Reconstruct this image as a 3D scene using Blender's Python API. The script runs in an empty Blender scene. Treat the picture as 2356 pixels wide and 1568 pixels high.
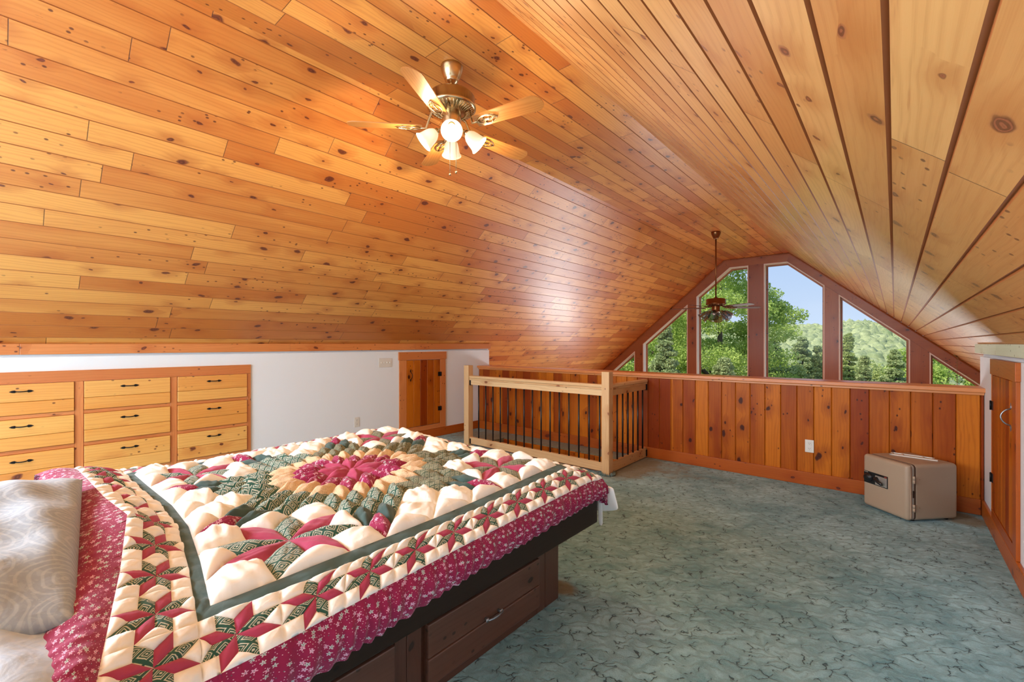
import bpy, bmesh, math, random
import numpy as np
from mathutils import Vector, Matrix
random.seed(7); rng = np.random.default_rng(11)
S = bpy.context.scene
COL = S.collection
PI = math.pi

# ------------------------------------------------------------------ camera
cam_d = bpy.data.cameras.new('camera'); cam = bpy.data.objects.new('camera', cam_d); COL.objects.link(cam)
cam_d.sensor_width = 36.0; cam_d.lens = 36.0 * 1024.2 / 2356.0
cam_d.shift_y = 6.0 / 2356.0; cam_d.clip_end = 2000; cam_d.clip_start = 0.02
cam.location = (0, 0, 1.4); cam.rotation_euler = (PI / 2, 0, math.radians(40.69))
S.camera = cam
# ------------------------------------------------------------------ view
S.view_settings.view_transform = 'Standard'; S.view_settings.look = 'None'
S.view_settings.gamma = 1.0; S.view_settings.use_curve_mapping = False
S.view_settings.exposure = 0.0
# ------------------------------------------------------------------ world
W = bpy.data.worlds.new('world'); S.world = W; W.use_nodes = True
wt = W.node_tree; wt.nodes.clear()
wo = wt.nodes.new('ShaderNodeOutputWorld'); wb = wt.nodes.new('ShaderNodeBackground')
tc = wt.nodes.new('ShaderNodeTexCoord'); sx = wt.nodes.new('ShaderNodeSeparateXYZ'); cr = wt.nodes.new('ShaderNodeValToRGB')
wt.links.new(tc.outputs['Generated'], sx.inputs[0]); wt.links.new(sx.outputs[2], cr.inputs[0])
e = cr.color_ramp.elements
e[0].position = 0.0; e[0].color = (0.66, 0.79, 1.0, 1); e[1].position = 0.6; e[1].color = (0.22, 0.42, 0.86, 1)
e2 = cr.color_ramp.elements.new(0.22); e2.color = (0.45, 0.63, 0.97, 1)
wt.links.new(cr.outputs[0], wb.inputs[0]); wb.inputs[1].default_value = 1.0
wt.links.new(wb.outputs[0], wo.inputs[0])

def lamp(name, kind, loc, energy, color, rot=(0, 0, 0), **kw):
    d = bpy.data.lights.new(name, kind); o = bpy.data.objects.new(name, d); COL.objects.link(o)
    o.location = loc; o.rotation_euler = rot; d.energy = energy; d.color = color
    for k, v in kw.items(): setattr(d, k, v)
    return o
# sun on the landscape
lamp('sun', 'SUN', (0, 0, 30), 5.5, (1.0, 0.93, 0.80), rot=(math.radians(42), 0, math.radians(-35)), angle=math.radians(1))
# added fill lights: assumed unseen windows behind the camera and low in the gable
lamp('fill_behind_camera', 'AREA', (-2.35, -2.66, 1.75), 215, (0.84, 0.92, 1.0), rot=(PI / 2, 0, 0), shape='RECTANGLE', size=3.2, size_y=1.7)
lamp('fill_great_room', 'AREA', (-2.35, 11.3, -1.4), 430, (0.93, 0.96, 1.0), rot=(-PI / 2, 0, 0), shape='RECTANGLE', size=6.0, size_y=1.9)

lamp('fill_left_slope', 'AREA', (-4.02, -1.9, 2.36), 290, (0.78, 0.88, 1.0), rot=(0, math.radians(-139.8 + 180), PI), shape='RECTANGLE', size=1.0, size_y=1.2)  # added fill to whiten the right slope; no skylight is known there
# ------------------------------------------------------------------ node helpers
class T:
    def __init__(s, name, rough=0.5):
        s.m = bpy.data.materials.new(name); s.m.use_nodes = True; s.t = s.m.node_tree; s.n = s.t.nodes; s.n.clear()
        s.out = s.n.new('ShaderNodeOutputMaterial'); s.b = s.n.new('ShaderNodeBsdfPrincipled')
        s.t.links.new(s.b.outputs[0], s.out.inputs[0]); s.b.inputs['Roughness'].default_value = rough
    def put(s, sock, v):
        if isinstance(v, bpy.types.NodeSocket): s.t.links.new(v, sock)
        elif isinstance(v, (tuple, list)) and len(v) == 3 and sock.type == 'RGBA': sock.default_value = (*v, 1)
        else: sock.default_value = v
    def set(s, **kw):
        for k, v in kw.items(): s.put(s.b.inputs[k.replace('_', ' ')], v)
        return s
    def m_(s, op, a, b=0.0, c=0.0):
        n = s.n.new('ShaderNodeMath'); n.operation = op
        for i, v in enumerate((a, b, c)): s.put(n.inputs[i], v)
        return n.outputs[0]
    def add(s, a, b): return s.m_('ADD', a, b)
    def sub(s, a, b): return s.m_('SUBTRACT', a, b)
    def mul(s, a, b): return s.m_('MULTIPLY', a, b)
    def mix(s, f, a, b, mode='MIX'):
        n = s.n.new('ShaderNodeMix'); n.data_type = 'RGBA'; n.blend_type = mode; n.clamp_factor = True
        s.put(n.inputs[0], f); s.put(n.inputs[6], a); s.put(n.inputs[7], b); return n.outputs[2]
    def step(s, x, a, b, lo=0.0, hi=1.0, smooth=True):
        n = s.n.new('ShaderNodeMapRange'); n.interpolation_type = 'SMOOTHSTEP' if smooth else 'LINEAR'
        for i, v in enumerate((x, a, b, lo, hi)): s.put(n.inputs[i], v)
        return n.outputs[0]
    def xyz(s, x=0.0, y=0.0, z=0.0):
        n = s.n.new('ShaderNodeCombineXYZ')
        for i, v in enumerate((x, y, z)): s.put(n.inputs[i], v)
        return n.outputs[0]
    def sep(s, v):
        n = s.n.new('ShaderNodeSeparateXYZ'); s.put(n.inputs[0], v); return n.outputs
    def uv(s): return s.n.new('ShaderNodeTexCoord').outputs['UV']
    def obj(s): return s.n.new('ShaderNodeTexCoord').outputs['Object']
    def noise(s, v, scale=1.0, detail=3.0, rough=0.5, dist=0.0):
        n = s.n.new('ShaderNodeTexNoise'); s.put(n.inputs['Vector'], v); n.inputs['Scale'].default_value = scale
        n.inputs['Detail'].default_value = detail; n.inputs['Roughness'].default_value = rough; n.inputs['Distortion'].default_value = dist
        return n.outputs[0]
    def vor(s, v, scale=1.0, feature='F1', dims='2D', rnd=1.0):
        n = s.n.new('ShaderNodeTexVoronoi'); n.feature = feature; n.voronoi_dimensions = dims
        s.put(n.inputs['Vector'], v); n.inputs['Scale'].default_value = scale; n.inputs['Randomness'].default_value = rnd
        return n.outputs
    def white(s, v):
        n = s.n.new('ShaderNodeTexWhiteNoise'); n.noise_dimensions = '3D'; s.put(n.inputs['Vector'], v); return n.outputs
    def bump(s, h, strength=0.3, dist=0.01):
        n = s.n.new('ShaderNodeBump'); n.inputs['Strength'].default_value = strength; n.inputs['Distance'].default_value = dist
        s.put(n.inputs['Height'], h); s.t.links.new(n.outputs[0], s.b.inputs['Normal']); return s

def srgb(r, g, b):
    f = lambda c: ((c / 255 + .055) / 1.055) ** 2.4 if c / 255 > .04045 else c / 255 / 12.92
    return (f(r), f(g), f(b))

def plain(name, col, rough=0.5, metal=0.0, **kw):
    t = T(name, rough); t.set(Base_Color=col, Metallic=metal, **kw)
    h = t.noise(t.obj(), 60, 3); t.bump(h, 0.06, 0.002)
    return t.m

def wood(name, ca, cb, cknot, w=10.0, L=1.6, rough=0.3, coat=0.3, knots=0.5, kscale=1.0, joint=True, grain=1.0, blotch=None, vary=1.0, spec=0.5):
    """pine boards: UV = (metres along the grain, metres across); one board per w metres across, butt joints every L metres"""
    t = T(name, rough); u, v, _ = t.sep(t.uv())
    row = t.m_('FLOOR', t.m_('DIVIDE', v, w))
    r1 = t.white(t.xyz(row, 3.7, 1.1))[0]
    if joint:
        u2 = t.m_('DIVIDE', t.add(u, t.mul(r1, L * 7.31)), L); c = t.m_('FLOOR', u2)
        fu = t.mul(t.m_('ABSOLUTE', t.sub(t.sub(u2, c), 0.5)), 2.0)      # 1 at the joint
        jm = t.step(fu, 1 - 0.006 / L, 1 - 0.002 / L)
        rr = t.white(t.xyz(row, c, 0.5))
    else:
        rr = t.white(t.xyz(row, 9.0, 0.5)); jm = 0.0
    rc = t.sep(rr[1])
    uu = t.add(u, t.mul(rc[0], 31.0)); vv = t.add(v, t.mul(rc[1], 17.0))
    # knots
    wv = t.noise(t.xyz(t.mul(uu, 9), t.mul(vv, 16), rc[2]), 1.0, 2)
    kd = t.vor(t.xyz(t.add(t.mul(uu, 3.1 * kscale), t.mul(wv, 0.24)), t.add(t.mul(vv, 5.2 * kscale), t.mul(wv, 0.26)), 0), 1.0)
    kc = t.sep(kd['Color']); d = kd['Distance']
    on = t.m_('LESS_THAN', kc[1], knots * 0.9)
    rk = t.mul(t.step(t.m_('POWER', kc[0], 1.3), 0.0, 1.0, 0.030, 0.135, False), on)
    km = t.mul(t.step(d, t.mul(rk, 0.62), t.add(rk, 0.012), 1.0, 0.0), on)
    # clusters of pin knots and short bark flecks
    k2 = t.vor(t.xyz(t.mul(uu, 16.0), t.mul(vv, 24.0), 0), 1.0); k2c = t.sep(k2['Color'])
    cl = t.noise(t.xyz(t.mul(uu, 2.3), t.mul(vv, 6), t.mul(rc[1], 8)), 1.0, 2)
    pin = t.mul(t.step(k2['Distance'], 0.10, 0.20, 1.0, 0.0), t.mul(t.step(cl, 0.56, 0.62), t.m_('LESS_THAN', k2c[0], 0.35 if knots > 0 else 0.0)))
    fl = t.noise(t.xyz(t.mul(uu, 5.0), t.mul(vv, 30), t.mul(rc[2], 6)), 1.0, 4, 0.7, 0.6)
    fleck = t.mul(t.step(fl, 0.66, 0.72), t.mul(t.step(cl, 0.54, 0.62), 1.0 if knots > 0 else 0.0))
    halo = t.mul(t.step(d, rk, t.add(t.mul(rk, 2.0), 0.30), 1.0, 0.0), on)
    # grain
    warp = t.noise(t.xyz(t.mul(uu, 1.1), t.mul(vv, 7), rc[2]), 1.0, 3)
    ph = t.add(t.add(t.mul(vv, 250), t.mul(warp, 34)), t.mul(halo, 5.0))
    g1 = t.m_('MULTIPLY_ADD', t.m_('SINE', ph), 0.5, 0.5)
    fine = t.noise(t.xyz(t.mul(uu, 6), t.mul(vv, 420), 0), 1.0, 3)
    g = t.add(t.mul(g1, 0.38), t.mul(fine, 0.45))
    tone = t.noise(t.xyz(t.mul(uu, 0.9), t.mul(vv, 9), t.mul(rc[2], 9)), 1.0, 3)
    f = t.add(t.add(t.mul(t.sub(rc[0], 0.5), 1.3 * vary), t.mul(t.sub(tone, 0.5), 1.3)), 0.5)
    base = t.mix(f, ca, cb)
    dark = tuple(x * y for x, y in zip(cb, (0.70, 0.50, 0.34)))
    base = t.mix(t.mul(t.step(g, 0.35, 0.8), 0.32 * grain), base, dark)
    base = t.mix(t.mul(halo, 0.42), base, tuple(x * y for x, y in zip(cb, (0.72, 0.50, 0.35))))
    # streaks of red heartwood
    sk = t.noise(t.xyz(t.mul(uu, 1.6), t.mul(vv, 20), t.mul(rc[1], 5)), 1.0, 4, 0.6)
    base = t.mix(t.mul(t.step(sk, 0.64, 0.78), 0.6), base, tuple(x * y for x, y in zip(cb, (0.62, 0.34, 0.22))))
    ring = t.m_('SINE', t.mul(d, 120))
    kcol = t.mix(t.step(ring, -0.2, 1.0), cknot, tuple(x * 2.2 for x in cknot))
    base = t.mix(t.mul(t.m_('MAXIMUM', pin, t.mul(fleck, 0.8)), 0.85), base, cknot)
    base = t.mix(t.mul(km, 0.93), base, kcol)
    base = t.mix(t.mul(jm, 0.8) if joint else 0.0, base, tuple(x * .4 for x in cknot))
    t.set(Base_Color=base, Coat_Weight=coat, Coat_Roughness=0.22, Specular_IOR_Level=spec)
    rgh = t.add(t.mul(fine, 0.16), rough - 0.06); t.put(t.b.inputs['Roughness'], rgh)
    big = t.noise(t.xyz(t.mul(uu, 2.2), t.mul(vv, 11), 0), 1.0, 2)
    hgt = t.sub(t.add(t.mul(fine, 0.10), t.mul(big, 0.8)), t.add(t.mul(jm, 0.8), t.mul(km, 0.15)))
    t.bump(hgt, 0.35, 0.004)
    return t.m

K = srgb(84, 34, 20)
M = {}
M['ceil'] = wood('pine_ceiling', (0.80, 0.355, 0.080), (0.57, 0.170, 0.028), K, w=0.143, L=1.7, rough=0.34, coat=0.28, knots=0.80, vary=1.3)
M['ceil_sheen'] = wood('pine_ceiling_painted_sheen', (0.80, 0.43, 0.155), (0.62, 0.265, 0.080), srgb(110, 60, 40), w=0.143, L=1.9, rough=0.34, coat=0.4, knots=0.65, vary=1.0)  # right slope boards paler: reflected daylight wash painted into the wood
M['panel'] = wood('pine_panelling', (0.54, 0.155, 0.008), (0.25, 0.038, 0.002), srgb(46, 14, 8), rough=0.40, coat=0.04, knots=0.6, joint=False, vary=1.2, spec=0.18)
M['trim'] = wood('pine_trim', (0.70, 0.27, 0.08), (0.60, 0.20, 0.05), K, rough=0.34, knots=0.35, joint=False)
M['base'] = wood('pine_baseboard', (0.48, 0.125, 0.012), (0.38, 0.080, 0.008), K, rough=0.36, knots=0.5, joint=False, coat=0.1, spec=0.3)
M['drawer'] = wood('pine_drawer', (0.82, 0.45, 0.12), (0.74, 0.32, 0.065), K, rough=0.32, knots=0.30, joint=False, kscale=0.9)
M['frame'] = wood('pine_face_frame', (0.68, 0.26, 0.08), (0.58, 0.19, 0.05), K, rough=0.36, knots=0.25, joint=False)
M['beam'] = wood('fir_window_beam', (0.37, 0.130, 0.030), (0.27, 0.085, 0.020), srgb(40, 18, 12), rough=0.4, knots=0.4, joint=False, coat=0.15)
M['rail'] = wood('raw_fir_railing', (0.70, 0.49, 0.26), (0.58, 0.35, 0.16), srgb(110, 60, 30), rough=0.5, knots=0.22, joint=False, coat=0.05)
M['glare_trim'] = wood('pine_trim_painted_glare', (0.84, 0.88, 0.78), (0.74, 0.80, 0.68), srgb(120, 120, 100), rough=0.3, knots=0.3, joint=False, grain=0.3)  # right trim whitened: bright reflection painted into the pine
M['bed'] = wood('dark_stained_bed', (0.022, 0.011, 0.006), (0.015, 0.007, 0.004), (0.006, 0.003, 0.002), rough=0.42, knots=0.15, joint=False, coat=0.0, spec=0.25)
M['bed2'] = wood('dark_stained_drawer', (0.125, 0.052, 0.032), (0.080, 0.030, 0.018), (0.012, 0.005, 0.003), rough=0.42, knots=0.2, joint=False, coat=0.2)
M['oak'] = wood('oak_fan_blade', (0.58, 0.27, 0.075), (0.42, 0.17, 0.04), (0.10, 0.03, 0.01), rough=0.35, knots=0.0, joint=False, grain=2.0)
M['wall'] = plain('white_wall_paint', (0.80, 0.86, 0.92), 0.6)
M['cream_jamb'] = plain('cream_jamb_paint', (0.86, 0.84, 0.76), 0.4)
M['black'] = plain('black_iron', (0.012, 0.012, 0.014), 0.4, 0.6)
M['bal'] = plain('black_baluster_enamel', (0.008, 0.008, 0.010), 0.35)
M['brass'] = plain('antique_brass', (0.55, 0.42, 0.24), 0.25, 1.0)
M['bronze'] = plain('dark_bronze', (0.22, 0.10, 0.04), 0.3, 0.9)
M['pewter'] = plain('pewter_pull', (0.30, 0.33, 0.37), 0.35, 0.8)
M['plate'] = plain('ivory_plastic', (0.74, 0.73, 0.68), 0.4)
M['slot'] = plain('socket_dark', (0.03, 0.03, 0.03), 0.5)
M['darkwood_in'] = plain('dark_joint', (0.03, 0.012, 0.006), 0.7)
M['seam'] = plain('groove_stain', (0.36, 0.11, 0.025), 0.55)
M['safe'] = plain('tan_safe_enamel', (0.38, 0.29, 0.205), 0.45)
M['gasket'] = plain('tan_gasket', (0.20, 0.15, 0.11), 0.6)
M['label'] = plain('black_label', (0.010, 0.010, 0.012), 0.25)
M['silver'] = plain('brushed_silver', (0.48, 0.46, 0.42), 0.35, 0.6)
M['red'] = plain('red_mark', (0.35, 0.05, 0.03), 0.4)
M['whiteplastic'] = plain('white_plastic', (0.72, 0.70, 0.64), 0.4)
M['liner'] = plain('white_fleece', (0.78, 0.80, 0.80), 0.9)
M['mattress'] = plain('mattress_cloth', (0.55, 0.57, 0.58), 0.9)
M['shingle'] = plain('roof_deck', (0.1, 0.08, 0.07), 0.9)
M['chain'] = plain('brass_chain', (0.30, 0.22, 0.10), 0.35, 0.9)

def glass_mat(name, tint, rough=0.0, mixf=0.06):
    m = bpy.data.materials.new(name); m.use_nodes = True; t = m.node_tree; t.nodes.clear()
    o = t.nodes.new('ShaderNodeOutputMaterial'); mx = t.nodes.new('ShaderNodeMixShader'); a = t.nodes.new('ShaderNodeBsdfTransparent'); g = t.nodes.new('ShaderNodeBsdfGlossy')
    a.inputs[0].default_value = (*tint, 1); g.inputs['Roughness'].default_value = rough; mx.inputs[0].default_value = mixf
    t.links.new(a.outputs[0], mx.inputs[1]); t.links.new(g.outputs[0], mx.inputs[2]); t.links.new(mx.outputs[0], o.inputs[0]); return m
M['pane'] = glass_mat('window_glass', (0.98, 0.99, 0.985), 0.12, 0.002)
M['smoked'] = glass_mat('smoked_glass_shade', (0.55, 0.60, 0.62), 0.05, 0.2)

def emit(name, col, st):
    t = T(name, 0.3); t.set(Base_Color=(0.9, 0.85, 0.75), Emission_Color=col, Emission_Strength=st); return t.m
M['bulb'] = emit('lit_bulb', (1.0, 0.93, 0.85), 14)
M['shade'] = emit('frosted_glass_shade_lit', (1.0, 0.74, 0.42), 0.55)

# carpet
t = T('teal_carpet', 0.95); P = t.obj(); x, y, z = t.sep(P)
wn = t.noise(P, 7.0, 3, 0.6); wn2 = t.noise(P, 26.0, 3, 0.6); wn3 = t.noise(t.xyz(t.add(x, 7.0), y, z), 9.0, 3, 0.6)
cu = t.add(t.add(t.mul(x, 0.757), t.mul(y, 0.653)), t.add(t.mul(wn, 0.16), t.mul(wn2, 0.02)))
cv = t.add(t.add(t.mul(x, -0.653), t.mul(y, 0.757)), t.add(t.mul(wn3, 0.16), t.mul(wn2, 0.02)))
ed = t.vor(t.xyz(t.mul(cu, 11.0), t.mul(cv, 21.0), 0), 1.0, 'DISTANCE_TO_EDGE')['Distance']
msk = t.step(t.noise(t.xyz(t.mul(x, 1), t.mul(y, 1), 4.0), 13.0, 2), 0.50, 0.58)
crack = t.mul(t.step(ed, 0.015, 0.055, 1.0, 0.0), msk)
soft = t.step(ed, 0.0, 0.35, 0.0, 1.0)
big = t.noise(P, 1.7, 4, 0.55); med = t.noise(t.xyz(t.mul(cu, 6), t.mul(cv, 14), 0), 1.0, 3, 0.6); pile = t.noise(P, 170.0, 4, 0.75)
f = t.add(t.add(t.mul(big, 0.75), t.mul(med, 0.55)), t.mul(pile, 0.36))
c = t.mix(t.step(f, 0.68, 0.98, smooth=False), (0.130, 0.320, 0.375), (0.370, 0.640, 0.710))
c = t.mix(t.mul(t.sub(1.0, soft), 0.30), c, (0.09, 0.17, 0.18))
c = t.mix(t.mul(crack, 0.9), c, (0.010, 0.050, 0.065))
# ochre patches: by the newel post, by the bed pedestal, in the corner behind the safe, round the stair well
def patch(cx_, cy_, rx, ry):
    dx = t.m_('DIVIDE', t.sub(x, cx_), rx); dy = t.m_('DIVIDE', t.sub(y, cy_), ry)
    dd = t.m_('SQRT', t.add(t.mul(dx, dx), t.mul(dy, dy)))
    return t.step(t.add(dd, t.mul(t.sub(wn, 0.5), 0.9)), 0.55, 1.1, 1.0, 0.0)
pm = t.m_('MAXIMUM', t.m_('MAXIMUM', patch(-2.25, 4.75, 0.34, 0.66), patch(-1.47, 2.12, 0.12, 0.09)), t.m_('MAXIMUM', patch(0.40, 5.05, 0.22, 0.2), patch(-3.6, 4.9, 2.2, 0.62)))
c = t.mix(t.mul(pm, 0.85), c, (0.21, 0.155, 0.050))
t.set(Base_Color=c, Specular_IOR_Level=0.1, Sheen_Weight=0.2)
t.bump(t.sub(t.add(t.add(t.mul(pile, 0.6), t.mul(soft, 0.35)), t.mul(med, 0.15)), t.mul(crack, 0.7)), 0.8, 0.012)
M['carpet'] = t.m

# quilt cloths (UV in metres)
def cloth(name, col, var=0.12, pattern=None):
    t = T(name, 0.85); uv = t.uv(); n = t.noise(uv, 9, 3)
    c = t.mix(n, tuple(a * (1 - var) for a in col), tuple(min(1, a * (1 + var)) for a in col))
    if pattern: c = pattern(t, uv, c)
    t.set(Base_Color=c, Specular_IOR_Level=0.2, Sheen_Weight=0.15)
    u, v, _ = t.sep(uv)
    wr = t.noise(uv, 16, 3, 0.5, 0.4); wv = t.noise(uv, 700, 1)
    t.bump(t.add(t.mul(wr, 1.0), t.mul(wv, 0.02)), 0.40, 0.012)
    return t.m
def floral(t, uv, c):
    v = t.vor(uv, 42.0); cc = t.sep(v['Color']); d = v['Distance']; u_, v_, _ = t.sep(uv)
    px_, py_, _ = t.sep(v['Position'])
    an = t.m_('ARCTAN2', t.sub(v_, py_), t.sub(u_, px_))
    pet = t.m_('MULTIPLY_ADD', t.m_('COSINE', t.add(t.mul(an, 5.0), t.mul(cc[0], 6.28))), 0.09, 0.23)
    fm = t.mul(t.step(t.sub(d, pet), -0.03, 0.02, 1.0, 0.0), t.m_('GREATER_THAN', cc[2], 0.25))
    col = t.mix(t.m_('GREATER_THAN', cc[1], 0.45), (0.50, 0.62, 0.60), (0.75, 0.45, 0.62))
    c = t.mix(t.mul(fm, 0.75), c, col)
    c = t.mix(t.step(d, 0.04, 0.08, 0.9, 0.0), c, (0.05, 0.16, 0.14))
    v2 = t.vor(uv, 105.0); c2 = t.sep(v2['Color'])
    return t.mix(t.mul(t.step(v2['Distance'], 0.10, 0.17, 1.0, 0.0), t.mul(t.m_('GREATER_THAN', c2[0], 0.5), 0.7)), c, (0.75, 0.55, 0.62))
def lattice(line, scale):
    def f(t, uv, c):
        u, v, _ = t.sep(uv); a = t.mul(t.add(u, v), scale); b = t.mul(t.sub(u, v), scale)
        fa = t.m_('ABSOLUTE', t.sub(t.m_('FRACT', a), 0.5)); fb = t.m_('ABSOLUTE', t.sub(t.m_('FRACT', b), 0.5))
        m = t.m_('MAXIMUM', fa, fb); s = t.add(fa, fb)
        r1 = t.step(t.m_('ABSOLUTE', t.sub(m, 0.36)), 0.02, 0.05, 1.0, 0.0)
        r2 = t.step(t.m_('ABSOLUTE', t.sub(m, 0.21)), 0.015, 0.04, 1.0, 0.0)
        r3 = t.step(s, 0.08, 0.13, 1.0, 0.0)
        k = t.m_('MAXIMUM', t.m_('MAXIMUM', r1, r2), r3)
        return t.mix(t.mul(k, 0.85), c, line)
    return f
def speck(col, scale):
    def f(t, uv, c):
        v = t.vor(uv, scale); return t.mix(t.step(v['Distance'], 0.15, 0.4, 0.55, 0.0), c, col)
    return f
Q = [cloth('quilt_cream', (0.80, 0.80, 0.765)),
     cloth('quilt_burgundy', (0.34, 0.042, 0.100)),
     cloth('quilt_burgundy_floral', (0.24, 0.012, 0.060), pattern=floral),
     cloth('quilt_beige_print', (0.62, 0.46, 0.29), pattern=speck((0.36, 0.25, 0.14), 170)),
     cloth('quilt_green_print', (0.022, 0.085, 0.062), pattern=lattice((0.58, 0.58, 0.48), 19)),
     cloth('quilt_dark_green', (0.045, 0.085, 0.080)),
     cloth('quilt_olive_print', (0.055, 0.075, 0.045), pattern=lattice((0.40, 0.36, 0.23), 30))]
def paisley(t, uv, c):
    w = t.noise(uv, 5, 2); u, v, _ = t.sep(uv)
    vv = t.vor(t.xyz(t.add(u, t.mul(w, .12)), t.add(v, t.mul(w, .10)), 0), 7.0)
    r = t.m_('SINE', t.mul(vv['Distance'], 46)); c = t.mix(t.mul(t.step(r, 0.2, 0.9), 0.30), c, (0.50, 0.54, 0.56))
    n = t.noise(uv, 60, 2, 0.5, 1.0); return t.mix(t.mul(t.step(n, 0.52, 0.62), 0.22), c, (0.46, 0.50, 0.52))
M['pillow'] = cloth('grey_paisley_cloth', (0.27, 0.32, 0.37), 0.08, paisley)
M['pillow2'] = cloth('pale_blue_paisley_cloth', (0.38, 0.46, 0.56), 0.08, paisley)

# ------------------------------------------------------------------ mesh helpers
class MB:
    """collects boxes, tubes, lathes into one mesh with UVs (metres, grain along gax)"""
    def __init__(s): s.bm = bmesh.new(); s.uvl = s.bm.loops.layers.uv.new('UVMap'); s.k = random.randint(0, 40)
    def _uv(s, faces, gax=None, off=None):
        s.k += 1; o = off if off is not None else 10.0 * s.k + 2.0
        for f in faces:
            n = f.normal; a = max(range(3), key=lambda i: abs(n[i])); ax = [i for i in range(3) if i != a]
            if gax is not None and gax in ax: g = gax
            else: g = ax[0]
            h = [i for i in ax if i != g][0]
            for l in f.loops: l[s.uvl].uv = (l.vert.co[g] + 1.7 * s.k, l.vert.co[h] + o)
    def box(s, lo, hi, gax=None, bev=0.0, mi=0, seg=2, mat=None):
        before = set(s.bm.faces); r = bmesh.ops.create_cube(s.bm, size=1.0); vs = r['verts']
        lo = Vector(lo); hi = Vector(hi)
        for v in vs: v.co = Vector(((lo[i] + hi[i]) / 2 + v.co[i] * (hi[i] - lo[i]) for i in range(3)))
        fs = set(f for v in vs for f in v.link_faces)
        if bev > 0:
            es = list(set(e for v in vs for e in v.link_edges))
            rr = bmesh.ops.bevel(s.bm, geom=es, offset=bev, segments=seg, profile=0.5, affect='EDGES')
            fs = set(s.bm.faces) - before
        for f in fs: f.normal_update()
        if gax is None: d = hi - lo; gax = max(range(3), key=lambda i: d[i])
        s._uv(fs, gax)
        for f in fs: f.material_index = mi
        if mat is not None:
            for v in set(v for f in fs for v in f.verts): v.co = mat @ v.co
        return fs
    def tube(s, pts, r, n=10, mi=0, cap=True, closed=False):
        pts = [Vector(p) for p in pts]; rs = r if isinstance(r, (list, tuple)) else [r] * len(pts)
        rings = []; up = None
        for i, p in enumerate(pts):
            if closed: d = pts[(i + 1) % len(pts)] - pts[i - 1]
            else: d = pts[min(i + 1, len(pts) - 1)] - pts[max(i - 1, 0)]
            d.normalize()
            if up is None: up = Vector((0, 0, 1)) if abs(d.z) < .9 else Vector((1, 0, 0))
            a = d.cross(up); a.normalize(); b = a.cross(d); b.normalize(); up = b
            rings.append([s.bm.verts.new(p + a * math.cos(2 * PI * k / n) * rs[i] + b * math.sin(2 * PI * k / n) * rs[i]) for k in range(n)])
        fs = []
        R = list(zip(rings, rings[1:])) + ([(rings[-1], rings[0])] if closed else [])
        for A, B in R:
            for k in range(n): fs.append(s.bm.faces.new((A[k], A[(k + 1) % n], B[(k + 1) % n], B[k])))
        if cap and not closed: fs.append(s.bm.faces.new(rings[0][::-1])); fs.append(s.bm.faces.new(rings[-1]))
        for f in fs: f.normal_update(); f.material_index = mi; f.smooth = True
        s._uv(fs); return fs
    def lathe(s, prof, n=32, mat=None, mi=0, flute=0.0, nf=0):
        mat = mat or Matrix.Identity(4); rings = []
        for (r, z) in prof:
            rings.append([s.bm.verts.new(mat @ Vector((r * (1 + flute * math.cos(nf * 2 * PI * k / n)) * math.cos(2 * PI * k / n), r * (1 + flute * math.cos(nf * 2 * PI * k / n)) * math.sin(2 * PI * k / n), z))) for k in range(n)])
        fs = []
        for A, B in zip(rings, rings[1:]):
            for k in range(n): fs.append(s.bm.faces.new((A[k], A[(k + 1) % n], B[(k + 1) % n], B[k])))
        for f in fs: f.normal_update(); f.smooth = True; f.material_index = mi
        s._uv(fs); return fs
    def poly(s, pts, ext, mi=0, gax=None):
        """extrude a 3D polygon by vector ext"""
        ext = Vector(ext); a = [s.bm.verts.new(Vector(p)) for p in pts]; b = [s.bm.verts.new(Vector(p) + ext) for p in pts]
        fs = [s.bm.faces.new(a), s.bm.faces.new(b[::-1])]; n = len(pts)
        for k in range(n): fs.append(s.bm.faces.new((a[k], b[k], b[(k + 1) % n], a[(k + 1) % n])))
        bmesh.ops.recalc_face_normals(s.bm, faces=fs)
        for f in fs: f.normal_update(); f.material_index = mi
        s._uv(fs, gax); return fs
    def build(s, name, mats, parent=None, smooth=None, loc=None):
        me = bpy.data.meshes.new(name); s.bm.to_mesh(me); s.bm.free()
        for m in (mats if isinstance(mats, (list, tuple)) else [mats]): me.materials.append(m)
        if smooth is not None:
            me.polygons.foreach_set('use_smooth', [smooth] * len(me.polygons))
        o = bpy.data.objects.new(name, me); COL.objects.link(o)
        if parent: o.parent = parent
        if loc: o.location = loc
        return o

def mesh_np(name, V, F, mats, mi=None, uv=None, parent=None, smooth=True):
    me = bpy.data.meshes.new(name); V = np.asarray(V, np.float32); F = np.asarray(F, np.int32); k = F.shape[1]
    me.vertices.add(len(V)); me.vertices.foreach_set('co', V.ravel())
    me.loops.add(F.size); me.loops.foreach_set('vertex_index', F.ravel())
    me.polygons.add(len(F)); me.polygons.foreach_set('loop_start', np.arange(0, F.size, k, dtype=np.int32))
    me.polygons.foreach_set('loop_total', np.full(len(F), k, np.int32))
    for m in (mats if isinstance(mats, (list, tuple)) else [mats]): me.materials.append(m)
    if mi is not None: me.polygons.foreach_set('material_index', np.asarray(mi, np.int32))
    me.update(calc_edges=True); me.validate()
    me.polygons.foreach_set('use_smooth', np.full(len(me.polygons), smooth))
    if uv is not None:
        l = me.uv_layers.new(name='UVMap'); l.data.foreach_set('uv', np.asarray(uv, np.float32)[F.ravel()].ravel())
    o = bpy.data.objects.new(name, me); COL.objects.link(o)
    if parent: o.parent = parent
    return o

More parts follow.
